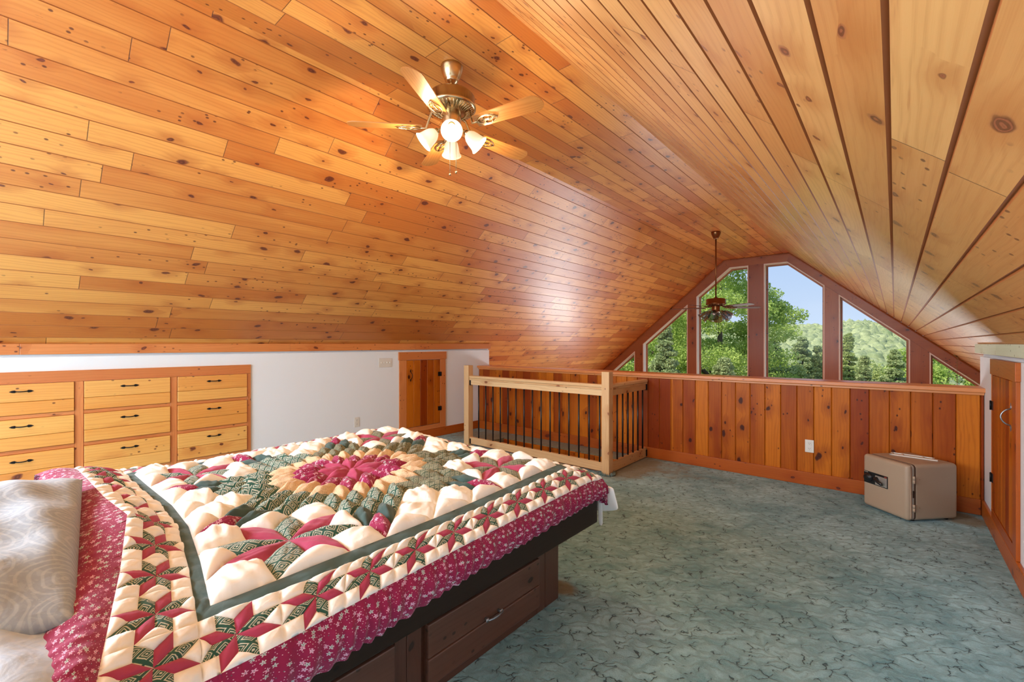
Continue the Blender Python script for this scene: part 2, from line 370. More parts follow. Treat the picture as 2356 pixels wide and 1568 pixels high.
def tag(o, label, cat, group=None, kind=None):
    o['label'] = label; o['category'] = cat
    if group: o['group'] = group
    if kind: o['kind'] = kind
    return o
def struct(o, label=None, cat=None):
    o['kind'] = 'structure'
    if label: o['label'] = label
    if cat: o['category'] = cat
    return o
def thing(name, label, cat, loc=(0, 0, 0), rz=0, group=None):
    o = bpy.data.objects.new(name, None); COL.objects.link(o); o.location = loc; o.rotation_euler = (0, 0, rz); o.empty_display_size = .1
    return tag(o, label, cat, group)
def copy_tree(o, parent=None):
    c = o.copy(); COL.objects.link(c)
    if parent: c.parent = parent
    for ch in [x for x in bpy.data.objects if x.parent == o and x != c]: copy_tree(ch, c)
    return c

# ================================================================== THE ROOM
XL, XR, D, DW = -5.254, 0.555, 5.26, 10.97
XCL, XCR, ZC, SL, SR = -2.984, -1.689, 3.32, 0.8453, 0.8567
YB = -2.6; KZ = 1.40; YK = 5.51                      # back wall, knee wall height, end of the knee walls
zl = lambda x: ZC - SL * (XCL - x); zr = lambda x: ZC - SR * (x - XCR)

# ---- ceiling: board by board with V grooves running in Y
def board_plane(a, b, nrm, w, off, g):
    """a,b: (x,z) start and end of the slope; grooves at off + k*w from a"""
    a = Vector((a[0], 0, a[1])); b = Vector((b[0], 0, b[1])); L = (b - a).length; d = (b - a) / L; n = Vector(nrm)
    ss = [(0, 0)]; s = off
    while s < 0.01: s += w
    dp = g * 1.1
    rows = []; k = 0
    while s < L - 0.01: rows.append(s); s += w
    pts = [(0.0, 0.0)]
    for s in rows: pts += [(s - g, 0), (s, -dp), (s + g, 0)]
    pts.append((L, 0)); return [(a + d * s + n * h, s) for s, h in pts], rows
V = []; F = []; UV = []; MI = []
def emit_plane(a, b, nrm, w, off, vbase, g, bm_=0):
    P, rows = board_plane(a, b, nrm, w, off, g)
    for i in range(len(P) - 1):
        (p, s), (q, s2) = P[i], P[i + 1]
        k = len(V); gro = abs(s2 - s) < 0.008
        V.extend([(p.x, YB - .1, p.z), (p.x, DW + .0, p.z), (q.x, DW + .0, q.z), (q.x, YB - .1, q.z)])
        F.append((k, k + 1, k + 2, k + 3)); mid = (s + s2) / 2
        row = math.floor((mid - off) / w); eps = 0.0005
        f0 = (s - off) / w - row; f1 = (s2 - off) / w - row
        f0 = min(max(f0, eps), 1 - eps); f1 = min(max(f1, eps), 1 - eps)
        UV.extend([(YB - .1, (vbase + row + f0) * 0.143), (DW, (vbase + row + f0) * 0.143), (DW, (vbase + row + f1) * 0.143), (YB - .1, (vbase + row + f1) * 0.143)])
        MI.append(1 if gro else bm_)
nl = Vector((SL, 0, -1)).normalized(); nr = Vector((-SR, 0, -1)).normalized()
xl0 = -7.0; s_extra = math.hypot(1, SL) * (XL - xl0)
emit_plane((xl0, zl(xl0)), (XCL, ZC), nl, 0.143, (s_extra + 0.074) % 0.143, 100, .0034)
emit_plane((XCL, ZC), (XCR, ZC), (0, 0, -1), 0.148, 0.0, 200, .004)
xr0 = 2.3; Lr = math.hypot(1, SR) * (xr0 - XCR); sr_extra = math.hypot(1, SR) * (xr0 - XR)
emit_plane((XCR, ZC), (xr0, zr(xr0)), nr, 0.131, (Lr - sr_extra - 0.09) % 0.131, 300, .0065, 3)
# roof deck above
k = len(V); H_ = 0.25
for (a, b) in (((xl0 - .2, zl(xl0) - .1 + H_), (XCL, ZC + H_)), ((XCL, ZC + H_), (XCR, ZC + H_)), ((XCR, ZC + H_), (xr0 + .2, zr(xr0) - .1 + H_))):
    k = len(V); V.extend([(a[0], YB - .3, a[1]), (a[0], DW + .4, a[1]), (b[0], DW + .4, b[1]), (b[0], YB - .3, b[1])]); F.append((k, k + 3, k + 2, k + 1)); UV.extend([(0, 0)] * 4); MI.append(2)
o = mesh_np('ceiling', V, F, [M['ceil'], M['seam'], M['shingle'], M['ceil_sheen']], MI, UV, smooth=False)
struct(o, 'vaulted knotty pine tongue and groove ceiling', 'ceiling')

# ---- floors
b = MB(); z0 = -0.26; hx0, hx1, hy0, hy1 = -4.42, -2.36, 4.33, 4.96
for lo, hi in (((XL - .1, YB, z0), (XR + .1, hy0, 0)), ((XL - .1, hy0, z0), (hx0, D, 0)), ((hx1, hy0, z0), (XR + .1, D, 0)), ((hx0, hy1, z0), (hx1, D, 0))):
    b.box(lo, hi)
struct(b.build('floor', M['carpet']), 'teal sculpted carpet on the loft floor', 'floor')
b = MB(); b.box((-7.1, YB, -2.8), (2.4, DW + .2, -2.65))
struct(b.build('floor', M['trim']))

# ---- stair well lining below the loft floor: boards like the panelling
b = MB()
def planks_y(b, x0, x1, y0, y1, z0, z1, w=0.142, off=0.0, gap=0.004, bev=0.005):
    """boards standing upright, facing -Y, each a bevelled box"""
    n0 = math.floor((x0 - off) / w); x = off + n0 * w
    while x < x1 - 1e-4:
        a, c = max(x, x0), min(x + w, x1)
        if c - a > .01: b.box((a + gap / 4, y0, z0), (c - gap / 4, y1, z1), gax=2, bev=bev, seg=1)
        x += w
planks_y(b, hx0 + .001, hx1 - .001, hy1 - .02, hy1 - .001, -2.6, -0.014, off=-.036)
struct(b.build('trim_1', M['panel']))
b = MB(); b.box((hx0 + .002, hy0 + .05, -2.6), (hx0 + .02, hy1 - .022, -.06)); b.box((hx1 - .02, hy0 + .05, -2.6), (hx1 - .002, hy1 - .022, -.06)); 
struct(b.build('trim_2', M['base']))

# ---- knee walls
b = MB(); b.box((XL - .12, YB, 0.0), (XL, YK, KZ - .11)); b.box((XL - .10, YB, KZ - .11), (XL - .02, YK, KZ - .022)); b.box((XL - 1.5, YK - .06, -2.65), (XL - .12, YK, 0.06))
struct(b.build('wall_left', M['wall']), 'white knee wall', 'wall')
b = MB(); b.box((XR, YB, 0.0), (XR + .12, YK, KZ - .11)); b.box((XR + .02, YB, KZ - .11), (XR + .10, YK, KZ - .022)); b.box((XR + .12, YK - .06, -2.65), (XR + 1.6, YK, 0.0))
struct(b.build('wall_right', M['wall']), 'white knee wall behind the safe', 'wall')
b = MB()
y = YB
for yy in (0.13, 2.2, 3.95, 5.53):
    b.box((XL + .0005, y + .0008, 1.312), (XL + .022, yy - .0008, 1.398), gax=1, bev=.002); y = yy
struct(b.build('trim_3', M['trim']))
b = MB(); y = YB
for yy in (2.4, 4.55, 5.62):
    b.box((XR - .022, y + .0008, 1.318), (XR - .0005, yy - .0008, 1.396), gax=1, bev=.002); y = yy
struct(b.build('trim_4', M['glare_trim']))

# ---- half wall with upright panelling
b = MB(); b.box((XL - .1, D + .02, -2.65), (XR + .0, D + .18, 0.995)); b.box((XL - .1, D + .02, -2.65), (XL + 0.001, D + .18, 0.9))
hw = b.build('wall_half', M['base']); struct(hw, 'half wall of upright knotty pine boards below the window view', 'wall')
b = MB(); planks_y(b, XL + .002, XR - .002, D, D + .019, 0.0, 0.998, off=-.036)
p = b.build('panelling', M['panel'], hw)
b = MB(); b.box((XL + .002, D - .045, 1.0), (XR + .03, D + .26, 1.036), gax=0, bev=.006, seg=3); b.box((XL + .002, D - .018, .978), (XR - .002, D - .001, 0.9995), gax=0, bev=.004)
p = b.build('cap_rail', M['trim'], hw)

# ---- baseboards
b = MB(); b.box((XL + .022, D - .02, 0.001), (XR - .022, D - .0005, 0.128), gax=0, bev=.004)
struct(b.build('baseboard_front', M['base']))
b = MB(); b.box((XL + .0005, YB + .02, 0.001), (XL + .02, D - .0005, 0.128), gax=1, bev=.004)
struct(b.build('baseboard_left', M['base']))
b = MB(); b.box((XR - .02, YB + .02, 0.001), (XR - .0005, D - .0005, 0.128), gax=1, bev=.004)
struct(b.build('baseboard_right', M['base']))

# ---- back wall (behind the camera) with an opening added for the fill light
b = MB(); wx0, wx1, wz0, wz1 = -4.0, -0.7, .88, 2.62
def gable(b, y0, y1, zb):
    pass
yb0, yb1 = YB - .12, YB
b.box((-7.1, yb0, -2.65), (2.4, yb1, wz0)); b.box((wx0 - 3.1, yb0, wz0), (wx0, yb1, 1.2)); b.box((wx1, yb0, wz0), (2.4, yb1, 1.2))
b.poly([(-5.52, yb0, 1.2), (wx0, yb0, 1.2), (wx0, yb0, zl(wx0) + .05)], (0, .12, 0)); b.poly([(wx1, yb0, 1.2), (.82, yb0, 1.2), (wx1, yb0, zr(wx1) + .05)], (0, .12, 0))
b.poly([(wx0, yb0, zl(wx0) + .05), (wx0, yb0, 2.4), (XCL, yb0, wz1), (XCR, yb0, wz1), (wx1, yb0, 2.4), (wx1, yb0, zr(wx1) + .05), (XCR, yb0, ZC + .05), (XCL, yb0, ZC + .05)], (0, .12, 0))
struct(b.build('wall_back', M['wall']))

# ---- lower side walls of the great room
b = MB(); b.box((-7.12, YB, -2.65), (-7.0, DW + .2, zl(-7.0) + .03)); struct(b.build('wall_left', M['trim']))
b = MB(); b.box((2.3, YB, -2.65), (2.42, DW + .2, zr(2.3) + .03)); struct(b.build('wall_right', M['trim']))

# ---- window wall: posts, rakes, jambs, panes
JY = 0.20
LI = lambda x: 3.155 + .843 * (x + 2.872)           # inner edge of the left rake
RI = lambda x: 3.133 - .860 * (x + 1.72)            # inner edge of the right rake
TZ = 3.145
b = MB()
b.poly([(XCL, DW, ZC), (-2.865, DW, TZ), (xl0, DW, LI(xl0)), (xl0, DW, zl(xl0))], (0, -.0, 0) if False else (0, JY + .03, 0), gax=0)
struct(b.build('trim_5', M['beam']))
b = MB(); b.poly([(XCL, DW, ZC), (XCR, DW, ZC), (-1.733, DW, TZ), (-2.865, DW, TZ)], (0, JY + .03, 0), gax=0)
struct(b.build('trim_6', M['beam']))
b = MB(); b.poly([(XCR, DW, ZC), (xr0, DW, zr(xr0)), (xr0, DW, RI(xr0)), (-1.733, DW, TZ)], (0, JY + .03, 0), gax=0)
struct(b.build('trim_7', M['beam']))
# small moulding along the ceiling line
b = MB(); q = .025
b.tube([(xl0, DW - .012, zl(xl0) - .02), (XCL, DW - .012, ZC - .015), (XCR, DW - .012, ZC - .015), (xr0, DW - .012, zr(xr0) - .02)], .014, 6)
struct(b.build('trim_8', M['beam']))
WB = -0.25
posts = [(-5.178, -4.958), (-3.813, -3.609), (-2.479, -2.174), (-1.080, -.848), (.215, .474)]
def ptop(x): return min(TZ, LI(x), RI(x)) 
for i, (a, c) in enumerate(posts):
    b = MB(); 
    xs = sorted(set([a, c] + [x for x in (-2.865, -1.733) if a < x < c]))
    top = [(x, DW + .002, ptop(x) - .001) for x in xs]
    b.poly([(c, DW + .002, -2.65), (a, DW + .002, -2.65)] + top, (0, JY, 0), gax=2)
    struct(b.build('trim_%d' % (9 + i), M['beam']))
b = MB()
edges = [-6.99] + [v for p_ in posts for v in p_] + [2.29]
for a, c in zip(edges[0::2], edges[1::2]): b.box((a + .001, DW + .002, WB - .35), (c - .001, DW + JY, WB), gax=0)
for a, c in zip(edges[0::2], edges[1::2]): b.box((a + .001, DW + .002, -2.65), (c - .001, DW + JY, -2.2), gax=0)
struct(b.build('wall_window', M['beam']), 'window wall of dark stained beams', 'wall')
def inset(poly, d):
    n = len(poly); out = []
    A = sum(poly[i][0] * poly[(i + 1) % n][1] - poly[(i + 1) % n][0] * poly[i][1] for i in range(n))
    sg = 1 if A > 0 else -1
    for i in range(n):
        p0, p1, p2 = (Vector(poly[i - 1]), Vector(poly[i]), Vector(poly[(i + 1) % n]))
        e1 = (p1 - p0).normalized(); e2 = (p2 - p1).normalized()
        n1 = Vector((-e1.y, e1.x)) * sg; n2 = Vector((-e2.y, e2.x)) * sg
        m = (n1 + n2); out.append(p1 + m * (d / max(.35, 1 + n1.dot(n2))))
    return [(p.x, p.y) for p in out]
spans = [(-6.86, -5.178), (-4.958, -3.813), (-3.609, -2.479), (-2.174, -1.080), (-.848, .215), (.474, 2.17)]
wlabels = ['narrow triangular pane at the left foot of the gable', 'tall pane with sloping top left of the hanging fan', 'pane behind the hanging fan', 'tall pane with the maple branch and blue sky', 'pane right of the tallest with the hilltop', 'low triangular pane at the right foot of the gable']
for i, (a, c) in enumerate(spans):
    a += .001; c -= .001
    xs = sorted(set([a, c] + [x for x in (-2.865, -1.733) if a < x < c]))
    top = [(x, max(ptop(x), WB + .02) - .002) for x in xs][::-1]
    poly = [(a, WB + .001), (c, WB + .001)] + top
    if i == 0: poly = [((WB + .02 - 3.155) / .843 - 2.872, WB + .001), (c, WB + .001), (c, ptop(c) - .002)]
    if i == 5: poly = [(a, WB + .001), (-(WB + .02 - 3.133) / .860 - 1.72, WB + .001), (a, ptop(a) - .002)]
    pin = inset(poly, .018); pin2 = inset(poly, .05)
    b = MB(); n = len(poly)
    def ring(P, Q_, y0, y1, mi):
        for k in range(n):
            p, q_, r_, s_ = P[k], P[(k + 1) % n], Q_[(k + 1) % n], Q_[k]
            b.poly([(p[0], y0, p[1]), (q_[0], y0, q_[1]), (r_[0], y0, r_[1]), (s_[0], y0, s_[1])], (0, y1 - y0, 0), mi=mi)
    ring(poly, pin, DW + .004, DW + JY - .03, 0); ring(poly, pin2, DW + JY - .03, DW + JY + .01, 1)
    fr = b.build('window_%d' % (i + 1), [M['cream_jamb'], M['beam']]); struct(fr, wlabels[i], 'window')
    b = MB(); b.poly([(p[0], DW + JY - .015, p[1]) for p in pin2], (0, .006, 0)); b.build('pane', M['pane'], fr)

# frames round the added fill lights behind the camera: left slope and back gable
b = MB(); th = math.atan(SL)
mk = Matrix.Translation((-4.02, -1.9, zl(-4.02))) @ Matrix.Rotation(-th, 4, 'Y')
for lo, hi in (((-.58, -.68, -.12), (-.52, .68, -.008)), ((.52, -.68, -.12), (.58, .68, -.008)), ((-.52, -.68, -.12), (.52, -.62, -.008)), ((-.52, .62, -.12), (.52, .68, -.008))): b.box(lo, hi, bev=.003, mat=mk)
struct(b.build('window_7', M['cream_jamb']))
b = MB()
for lo, hi in (((wx0, yb0, wz0), (wx1, yb1 + .02, wz0 + .05)), ((wx0, yb0, wz0 + .05), (wx0 + .05, yb1 + .02, 2.38)), ((wx1 - .05, yb0, wz0 + .05), (wx1, yb1 + .02, 2.38)), ((-2.375, yb0, wz0 + .05), (-2.325, yb1 + .02, wz1))): b.box(lo, hi)
struct(b.build('window_8', M['cream_jamb']))

# ================================================================== ACCESS DOORS
def pull(parent, M_, mat, L=.13, name='handle', arch=.028):
    """forged pull: spade plates at both ends and an arched strap; local: along X, out -Y"""
    b = MB()
    for sgn in (-1, 1):
        cx = sgn * (L / 2 - .022)
        pts = [(cx + sgn * .024, 0, 0), (cx + sgn * .008, 0, .0085), (cx - sgn * .006, 0, .0105), (cx - sgn * .014, 0, .004), (cx - sgn * .014, 0, -.004), (cx - sgn * .006, 0, -.0105), (cx + sgn * .008, 0, -.0085)]
        b.poly(pts, (0, -.003, 0)); b.lathe([(0, .006), (.003, .005), (.004, .003)], 8, Matrix.Translation((cx, 0, 0)) @ Matrix.Rotation(PI / 2, 4, 'X'))
    c0 = L / 2 - .034; P = []
    for k in range(13):
        a = k / 12; P.append((-c0 + 2 * c0 * a, -.003 - arch * math.sin(PI * a) ** .6, 0))
    b.tube(P, .0045, 6)
    o = b.build(name, mat, parent); o.matrix_local = M_; return o

def access_door(name, xface, sgn, yA, yB, zlo, zhi, caseL, caseR, headz, npl, handle_y, hinge_y, label):
    """door set on a side wall; sgn=+1 faces +X; the casing is the parent mesh"""
    X = lambda d: xface + sgn * d
    lohi = lambda d0, d1: (min(X(d0), X(d1)), max(X(d0), X(d1)))
    b = MB(); x0, x1 = lohi(.0005, .019)
    cz = .1295
    b.box((x0, yA - caseL, cz), (x1, yA, zhi + .002), gax=2, bev=.002); 
    b.box((x0, yB, cz), (x1, yB + caseR, zhi + .002), gax=2, bev=.002)
    h0, h1 = lohi(.0005, .024)
    b.box((h0, yA - caseL - .012, zhi + .003), (h1, yB + caseR + .012, headz), gax=1, bev=.002)
    b.box((x0, yA + .001, cz), (x1, yB - .001, zlo - .004), gax=1, bev=.002)
    cas = b.build(name, M['frame'] if sgn > 0 else M['base']); struct(cas, label, 'door')
    w = (yB - yA - .006) / npl; d0, d1 = lohi(.0005, .016)
    b = MB()
    for k in range(npl): b.box((d0, yA + .003 + k * w + .0008, zlo), (d1, yA + .003 + (k + 1) * w - .0008, zhi - .001), gax=2, bev=.0045, seg=1)
    leaf = b.build('door_leaf', M['panel'] , cas)
    for hz in (zlo + (zhi - zlo) * .77, zlo + (zhi - zlo) * .23):
        b = MB(); e0, e1 = lohi(.016, .020)
        s2 = 1 if hinge_y > (yA + yB) / 2 else -1; yj = yB if s2 > 0 else yA
        b.box((e0, yj - s2 * .045 if s2 > 0 else yj, hz - .032), (e1, yj if s2 > 0 else yj + .045, hz + .032)); 
        f0, f1 = lohi(.019, .023); b.box((f0, min(yj, yj + s2 * .022), hz - .032), (f1, max(yj, yj + s2 * .022), hz + .032))
        b.tube([(X(.024), yj, hz - .034), (X(.024), yj, hz + .034)], .005, 8)
        b.build('hinge', M['black'], cas)
    hz = zlo + (zhi - zlo) * .77
    mt = Matrix.Translation((X(.016), handle_y, hz)) @ Matrix.Rotation(PI / 2 if sgn > 0 else -PI / 2, 4, 'Z') @ Matrix.Rotation(PI / 2, 4, 'Y')
    pull(cas, mt, M['black'] if sgn > 0 else M['pewter'], .17, 'handle', .04)
    return cas
access_door('door_1', XL, 1, 3.80, 4.42, .20, 1.163, .115, .105, 1.28, 5, 3.873, 4.42, 'low plank access door in the white knee wall left of the stairs')
access_door('door_2', XR, -1, 3.99, 4.755, .20, 1.174, .10, .012, 1.289, 6, 4.055, 4.75, 'low plank access door in the right knee wall near the safe')

# ================================================================== BUILT-IN DRESSER
dr = thing('built_in_dresser', 'built-in knotty pine bank of nine drawers set in the white knee wall', 'dresser', (XL, .77, 0))
loc = Vector((XL, .77, 0))
def rel(b, o=None): return b
cols = [(-.158, .438), (.499, 1.092), (1.150, 1.754)]; rowsz = [(.838, 1.080), (.563, .803), (.275, .528)]
b = MB(); X0, X1 = .0005, .016
def bx(b, y0, y1, z0, z1, x0=X0, x1=X1, g=None, bev=.0015): b.box((x0, y0 - .77, z0), (x1, y1 - .77, z1), gax=g, bev=bev, seg=1)
bx(b, -.22, 1.795, 1.082, 1.175, g=1)
for (y0, y1) in ((-.22, -.162), (.442, .495), (1.096, 1.146), (1.758, 1.795)): bx(b, y0, y1, .131, 1.081, g=2)
for (a, c) in cols:
    for (z0, z1) in ((.806, .835), (.531, .560), (.131, .272)): bx(b, a - .003, c + .003, z0, z1, x1=X1 - .002, g=1)
bx(b, -.16, 1.75, .2, 1.08, x0=.0003, x1=.004, g=1, bev=0)
b.build('face_frame', M['frame'], dr)
for (a, c) in cols:
    for (z0, z1) in rowsz:
        b = MB(); zm = z0 + (z1 - z0) * (.42 if z0 > .5 else .45)
        bx(b, a, c, z0, zm - .0012, .005, .030, 1, .003); bx(b, a, c, zm + .0012, z1, .005, .030, 1, .003)
        d = b.build('drawer', M['drawer'], dr)
        mt = Matrix.Translation((.030, (a + c) / 2 - .77, z1 - .057)) @ Matrix.Rotation(PI / 2, 4, 'Z')
        pull(d, mt, M['black'])

# ================================================================== WALL PLATES
def outlet(label, mtx):
    b = MB(); b.box((-.037, -.006, -.062), (.037, -.0005, .062), bev=.0035); o = b.build('outlet', M['plate']); tag(o, label, 'outlet', 'duplex outlets'); 
    for z in (.026, -.026):
        b = MB(); b.box((-.017, -.0085, z - .019), (.017, -.006, z + .019), bev=.002)
        for sx in (-.006, .006): b.box((sx - .0012, -.0092, z - .001), (sx + .0012, -.0086, z + .008), mi=1)
        b.box((-.002, -.0092, z - .012), (.002, -.0086, z - .008), mi=1)
        b.build('socket', [M['plate'], M['slot']], o)
    o.matrix_world = mtx; return o
outlet('white duplex outlet on the white wall just above the far edge of the bed', Matrix.Translation((XL, 3.042, .389)) @ Matrix.Rotation(PI / 2, 4, 'Z'))
outlet('cream duplex outlet on the pine half wall left of the safe', Matrix.Translation((-.64, D - .001, .387)))
b = MB(); b.box((-.105, -.006, -.062), (.105, -.0005, .062), bev=.0035); sw = b.build('switch_plate', M['plate'])
tag(sw, 'four-gang light switch plate on the white wall left of the plank access door', 'light switch')
for k in range(4):
    b = MB(); x = -.069 + k * .046; b.box((x - .004, -.016, -.006), (x + .004, -.006, .010), bev=.001); b.build('toggle', M['plate'], sw)
    
sw.matrix_world = Matrix.Translation((XL, 3.467, 1.14)) @ Matrix.Rotation(PI / 2, 4, 'Z')

# ================================================================== STAIR RAILING
YR, XRR = 4.28, -2.335
rl = thing('stair_railing', 'raw fir railing with black balusters round the stair opening', 'railing', (XRR, YR, 0))
def R_(p): return (p[0] - XRR, p[1] - YR, p[2])
def rbox(b, lo, hi, **k): b.box(R_(lo), R_(hi), **k)
for (x, y) in ((XRR, YR), (-4.475, YR)):
    b = MB(); rbox(b, (x - .045, y - .045, 0), (x + .045, y + .045, 1.10), gax=2, bev=.004); b.build('newel_post', M['rail'], rl)
# front run
b = MB(); xa, xb = -4.43, XRR - .045
rbox(b, (xa, YR - .035, .925), (xb, YR + .035, .962), gax=0, bev=.010, seg=3); rbox(b, (xa, YR - .027, .902), (xb, YR + .027, .9255), gax=0, bev=.004); rbox(b, (xa, YR - .019, .838), (xb, YR + .019, .903), gax=0, bev=.002)
b.build('handrail', M['rail'], rl)
b = MB(); rbox(b, (xa, YR - .019, .028), (xb, YR + .019, .120), gax=0, bev=.003); b.build('bottom_rail', M['rail'], rl)
ya, yb_ = YR + .045, D - .0215
b = MB(); rbox(b, (XRR - .035, ya, .925), (XRR + .035, yb_, .962), gax=1, bev=.010, seg=3); rbox(b, (XRR - .027, ya, .902), (XRR + .027, yb_, .9255), gax=1, bev=.004); rbox(b, (XRR - .019, ya, .838), (XRR + .019, yb_, .903), gax=1, bev=.002)
b.build('handrail', M['rail'], rl)
b = MB(); rbox(b, (XRR - .019, ya, .010), (XRR + .019, yb_, .120), gax=1, bev=.003); b.build('bottom_rail', M['rail'], rl)
bal0 = None
bpos = [(-4.275 + .132 * k, YR) for k in range(15)] + [(XRR, 4.375 + .131 * k) for k in range(7)]
for (x, y) in bpos:
    if bal0 is None:
        b = MB(); b.tube([(0, 0, .119), (0, 0, .839)], .0095, 10); bal0 = b.build('baluster', M['bal'], rl); o = bal0
    else: o = bal0.copy(); COL.objects.link(o)
    o.location = R_((x, y, 0))
for (x, y, dx) in ((xa + .001, YR, 1), (xb - .001, YR, -1)):
    for z in (.83, .03):
        b = MB(); x0, x1 = (x, x + .022) if dx > 0 else (x - .003, x)
        rbox(b, (min(x0, x1), y - .024, z), (max(x0, x1), y - .019, z + .068), bev=.001); rbox(b, (x0 if dx > 0 else x1 - .003, y - .024, z), ((x0 + .003) if dx > 0 else x1, y + .024, z + .068)); b.build('bracket', M['black'], rl)
for z in (.83, .02):
    b = MB(); rbox(b, (XRR + .019, yb_ - .03, z), (XRR + .024, yb_, z + .078), bev=.001); rbox(b, (XRR - .024, yb_ - .003, z), (XRR + .026, yb_, z + .078)); b.build('bracket', M['black'], rl)
# carpet tufts round the post foot
b = MB()
for k in range(150):
    a = random.uniform(0, 2 * PI); r = random.uniform(.066, .088)
    p = Vector((XRR + r * math.cos(a) * 1.0, YR + r * math.sin(a), .0)); q_ = p + Vector((random.uniform(-.02, .02), random.uniform(-.02, .02), random.uniform(.012, .035)))
    b.tube([p, (p + q_) / 2 + Vector((random.uniform(-.006, .006), random.uniform(-.006, .006), .004)), q_], [.003, .0028, .0015], 5)
tag(b.build('carpet_tufts', M['carpet']), 'frayed carpet tufts round the foot of the near newel post', 'carpet', kind='stuff')

# ================================================================== SAFE
ang = math.radians(-43)
sf = thing('safe', 'tan steel fire safe turned askew in the corner by the half wall', 'safe', (.0766, 4.643, 0), ang)
WD, DP, HT = .395, .45, .452   # local: front face along -X.. corner at origin, depth +Y
b = MB(); b.box((-WD, .055, .012), (0, DP, HT), bev=.030, seg=5); b.build('body', M['safe'], sf, smooth=True)
b = MB(); b.box((-WD, 0, .012), (0, .060, HT), bev=.030, seg=5)
for s_ in (-1, 1): pass
dd = b.build('door', M['safe'], sf, smooth=True)
for o_ in (sf.children): pass
b = MB(); b.box((-WD + .0025, .050, .0145), (-.0025, .066, HT - .0025), bev=.028, seg=5); b.build('door_gasket', M['gasket'], sf, smooth=True)
b = MB(); b.box((-WD + .018, -.004, .212), (-WD + .018 + .215, .001, .312), bev=.002); lp = b.build('lock_panel', M['label'], dd)
b = MB(); b.box((-WD + .125, -.0065, .219), (-WD + .228, -.0042, .296), bev=.002); b.build('escutcheon', M['silver'], lp)
b = MB(); b.box((-WD + .023, -.0065, .302), (-WD + .058, -.0042, .308)); b.build('badge', M['silver'], lp)
b = MB(); b.box((-WD + .205, -.0062, .299), (-WD + .228, -.0042, .306)); b.build('badge', M['red'], lp)
mt = Matrix.Translation((-WD + .062, -.004, .262)) @ Matrix.Rotation(PI / 2, 4, 'X')
b = MB(); b.lathe([(.036, 0), (.036, .008), (.031, .010), (.026, .024), (.023, .026), (0, .027)], 48, mt, flute=.012, nf=24); b.build('dial', M['label'], lp)
b = MB(); b.lathe([(.018, 0), (.018, .014), (.014, .02), (0, .021)], 24, Matrix.Translation((-WD + .140, -.0065, .268)) @ Matrix.Rotation(PI / 2, 4, 'X'))
b.tube([(-WD + .138, -.024, .270), (-WD + .155, -.030, .264), (-WD + .180, -.032, .252), (-WD + .205, -.030, .243), (-WD + .212, -.030, .241)], [.013, .014, .013, .013, .008], 12)
b.build('lever', M['label'], lp)
for z in (.335, .115):
    b = MB(); b.tube([(.004, .050, z - .028), (.004, .050, z - .001)], .009, 10); b.tube([(.004, .050, z + .001), (.004, .050, z + .028)], .009, 10); b.build('hinge', M['safe'], sf)
    b = MB(); b.lathe([(.003, 0), (.002, .003), (0, .003)], 8, Matrix.Translation((-.001, .105, z)) @ Matrix.Rotation(PI / 2, 4, 'Y')); b.build('rivet', M['bronze'], sf)
b = MB(); b.box((-.001, .044, .195), (.0015, .056, .250)); b.build('latch_plate', M['darkwood_in'], sf)
for (x, y) in ((-WD + .05, .09), (-.05, .09), (-WD + .05, DP - .06), (-.05, DP - .06)):
    b = MB(); b.lathe([(.018, 0), (.018, .014)], 12, Matrix.Translation((x, y, 0))); b.build('foot', M['label'], sf)
# flat white frame lying on the safe
b = MB(); zz = .0
for lo, hi in (((0, 0, zz), (.30, .030, .008)), ((0, .085, zz), (.27, .10, .008)), ((0, 0, zz), (.016, .1, .008)), ((.07, 0.025, zz), (.083, .09, .007)), ((.2, .025, zz), (.212, .09, .007)), ((.262, .02, zz), (.275, .1, .008))): b.box(lo, hi, bev=.002)
o = b.build('plastic_frame', M['whiteplastic']); tag(o, 'flat white plastic frame lying on top of the tan safe', 'frame')
o.matrix_world = Matrix.Translation((-.035, 4.985, HT + .0005)) @ Matrix.Rotation(math.radians(-7), 4, 'Z')

# ================================================================== BED
BX0, BX1, BY0, BY1 = -3.20, -1.24, -.12, 2.165
bed = thing('bed', 'dark stained pedestal bed frame with drawers under the quilt', 'bed', (-2.2, 1.0, 0))
def B_(p): return (p[0] + 2.2, p[1] - 1.0, p[2])
def bb(b, lo, hi, **k): b.box(B_(lo), B_(hi), **k)
RZ0, RZ1 = .418, .655
for lo, hi, g in (((BX1 - .04, BY0, RZ0), (BX1, BY1, RZ1), 1), ((BX0, BY0, RZ0), (BX0 + .04, BY1, RZ1), 1), ((BX0 + .041, BY1 - .04, RZ0), (BX1 - .041, BY1, RZ1), 0), ((BX0 + .041, BY0, RZ0), (BX1 - .041, BY0 + .04, RZ1), 0)):
    b = MB(); bb(b, lo, hi, gax=g, bev=.006, seg=2); b.build('side_rail' if g == 1 else 'end_rail', M['bed'], bed)
b = MB(); bb(b, (BX0 + .045, BY0 + .045, .402), (BX1 - .045, BY1 - .045, .417), gax=1); b.build('deck', M['bed2'], bed)
PX0, PX1, PY0, PY1 = -3.04, -1.404, .02, 2.025
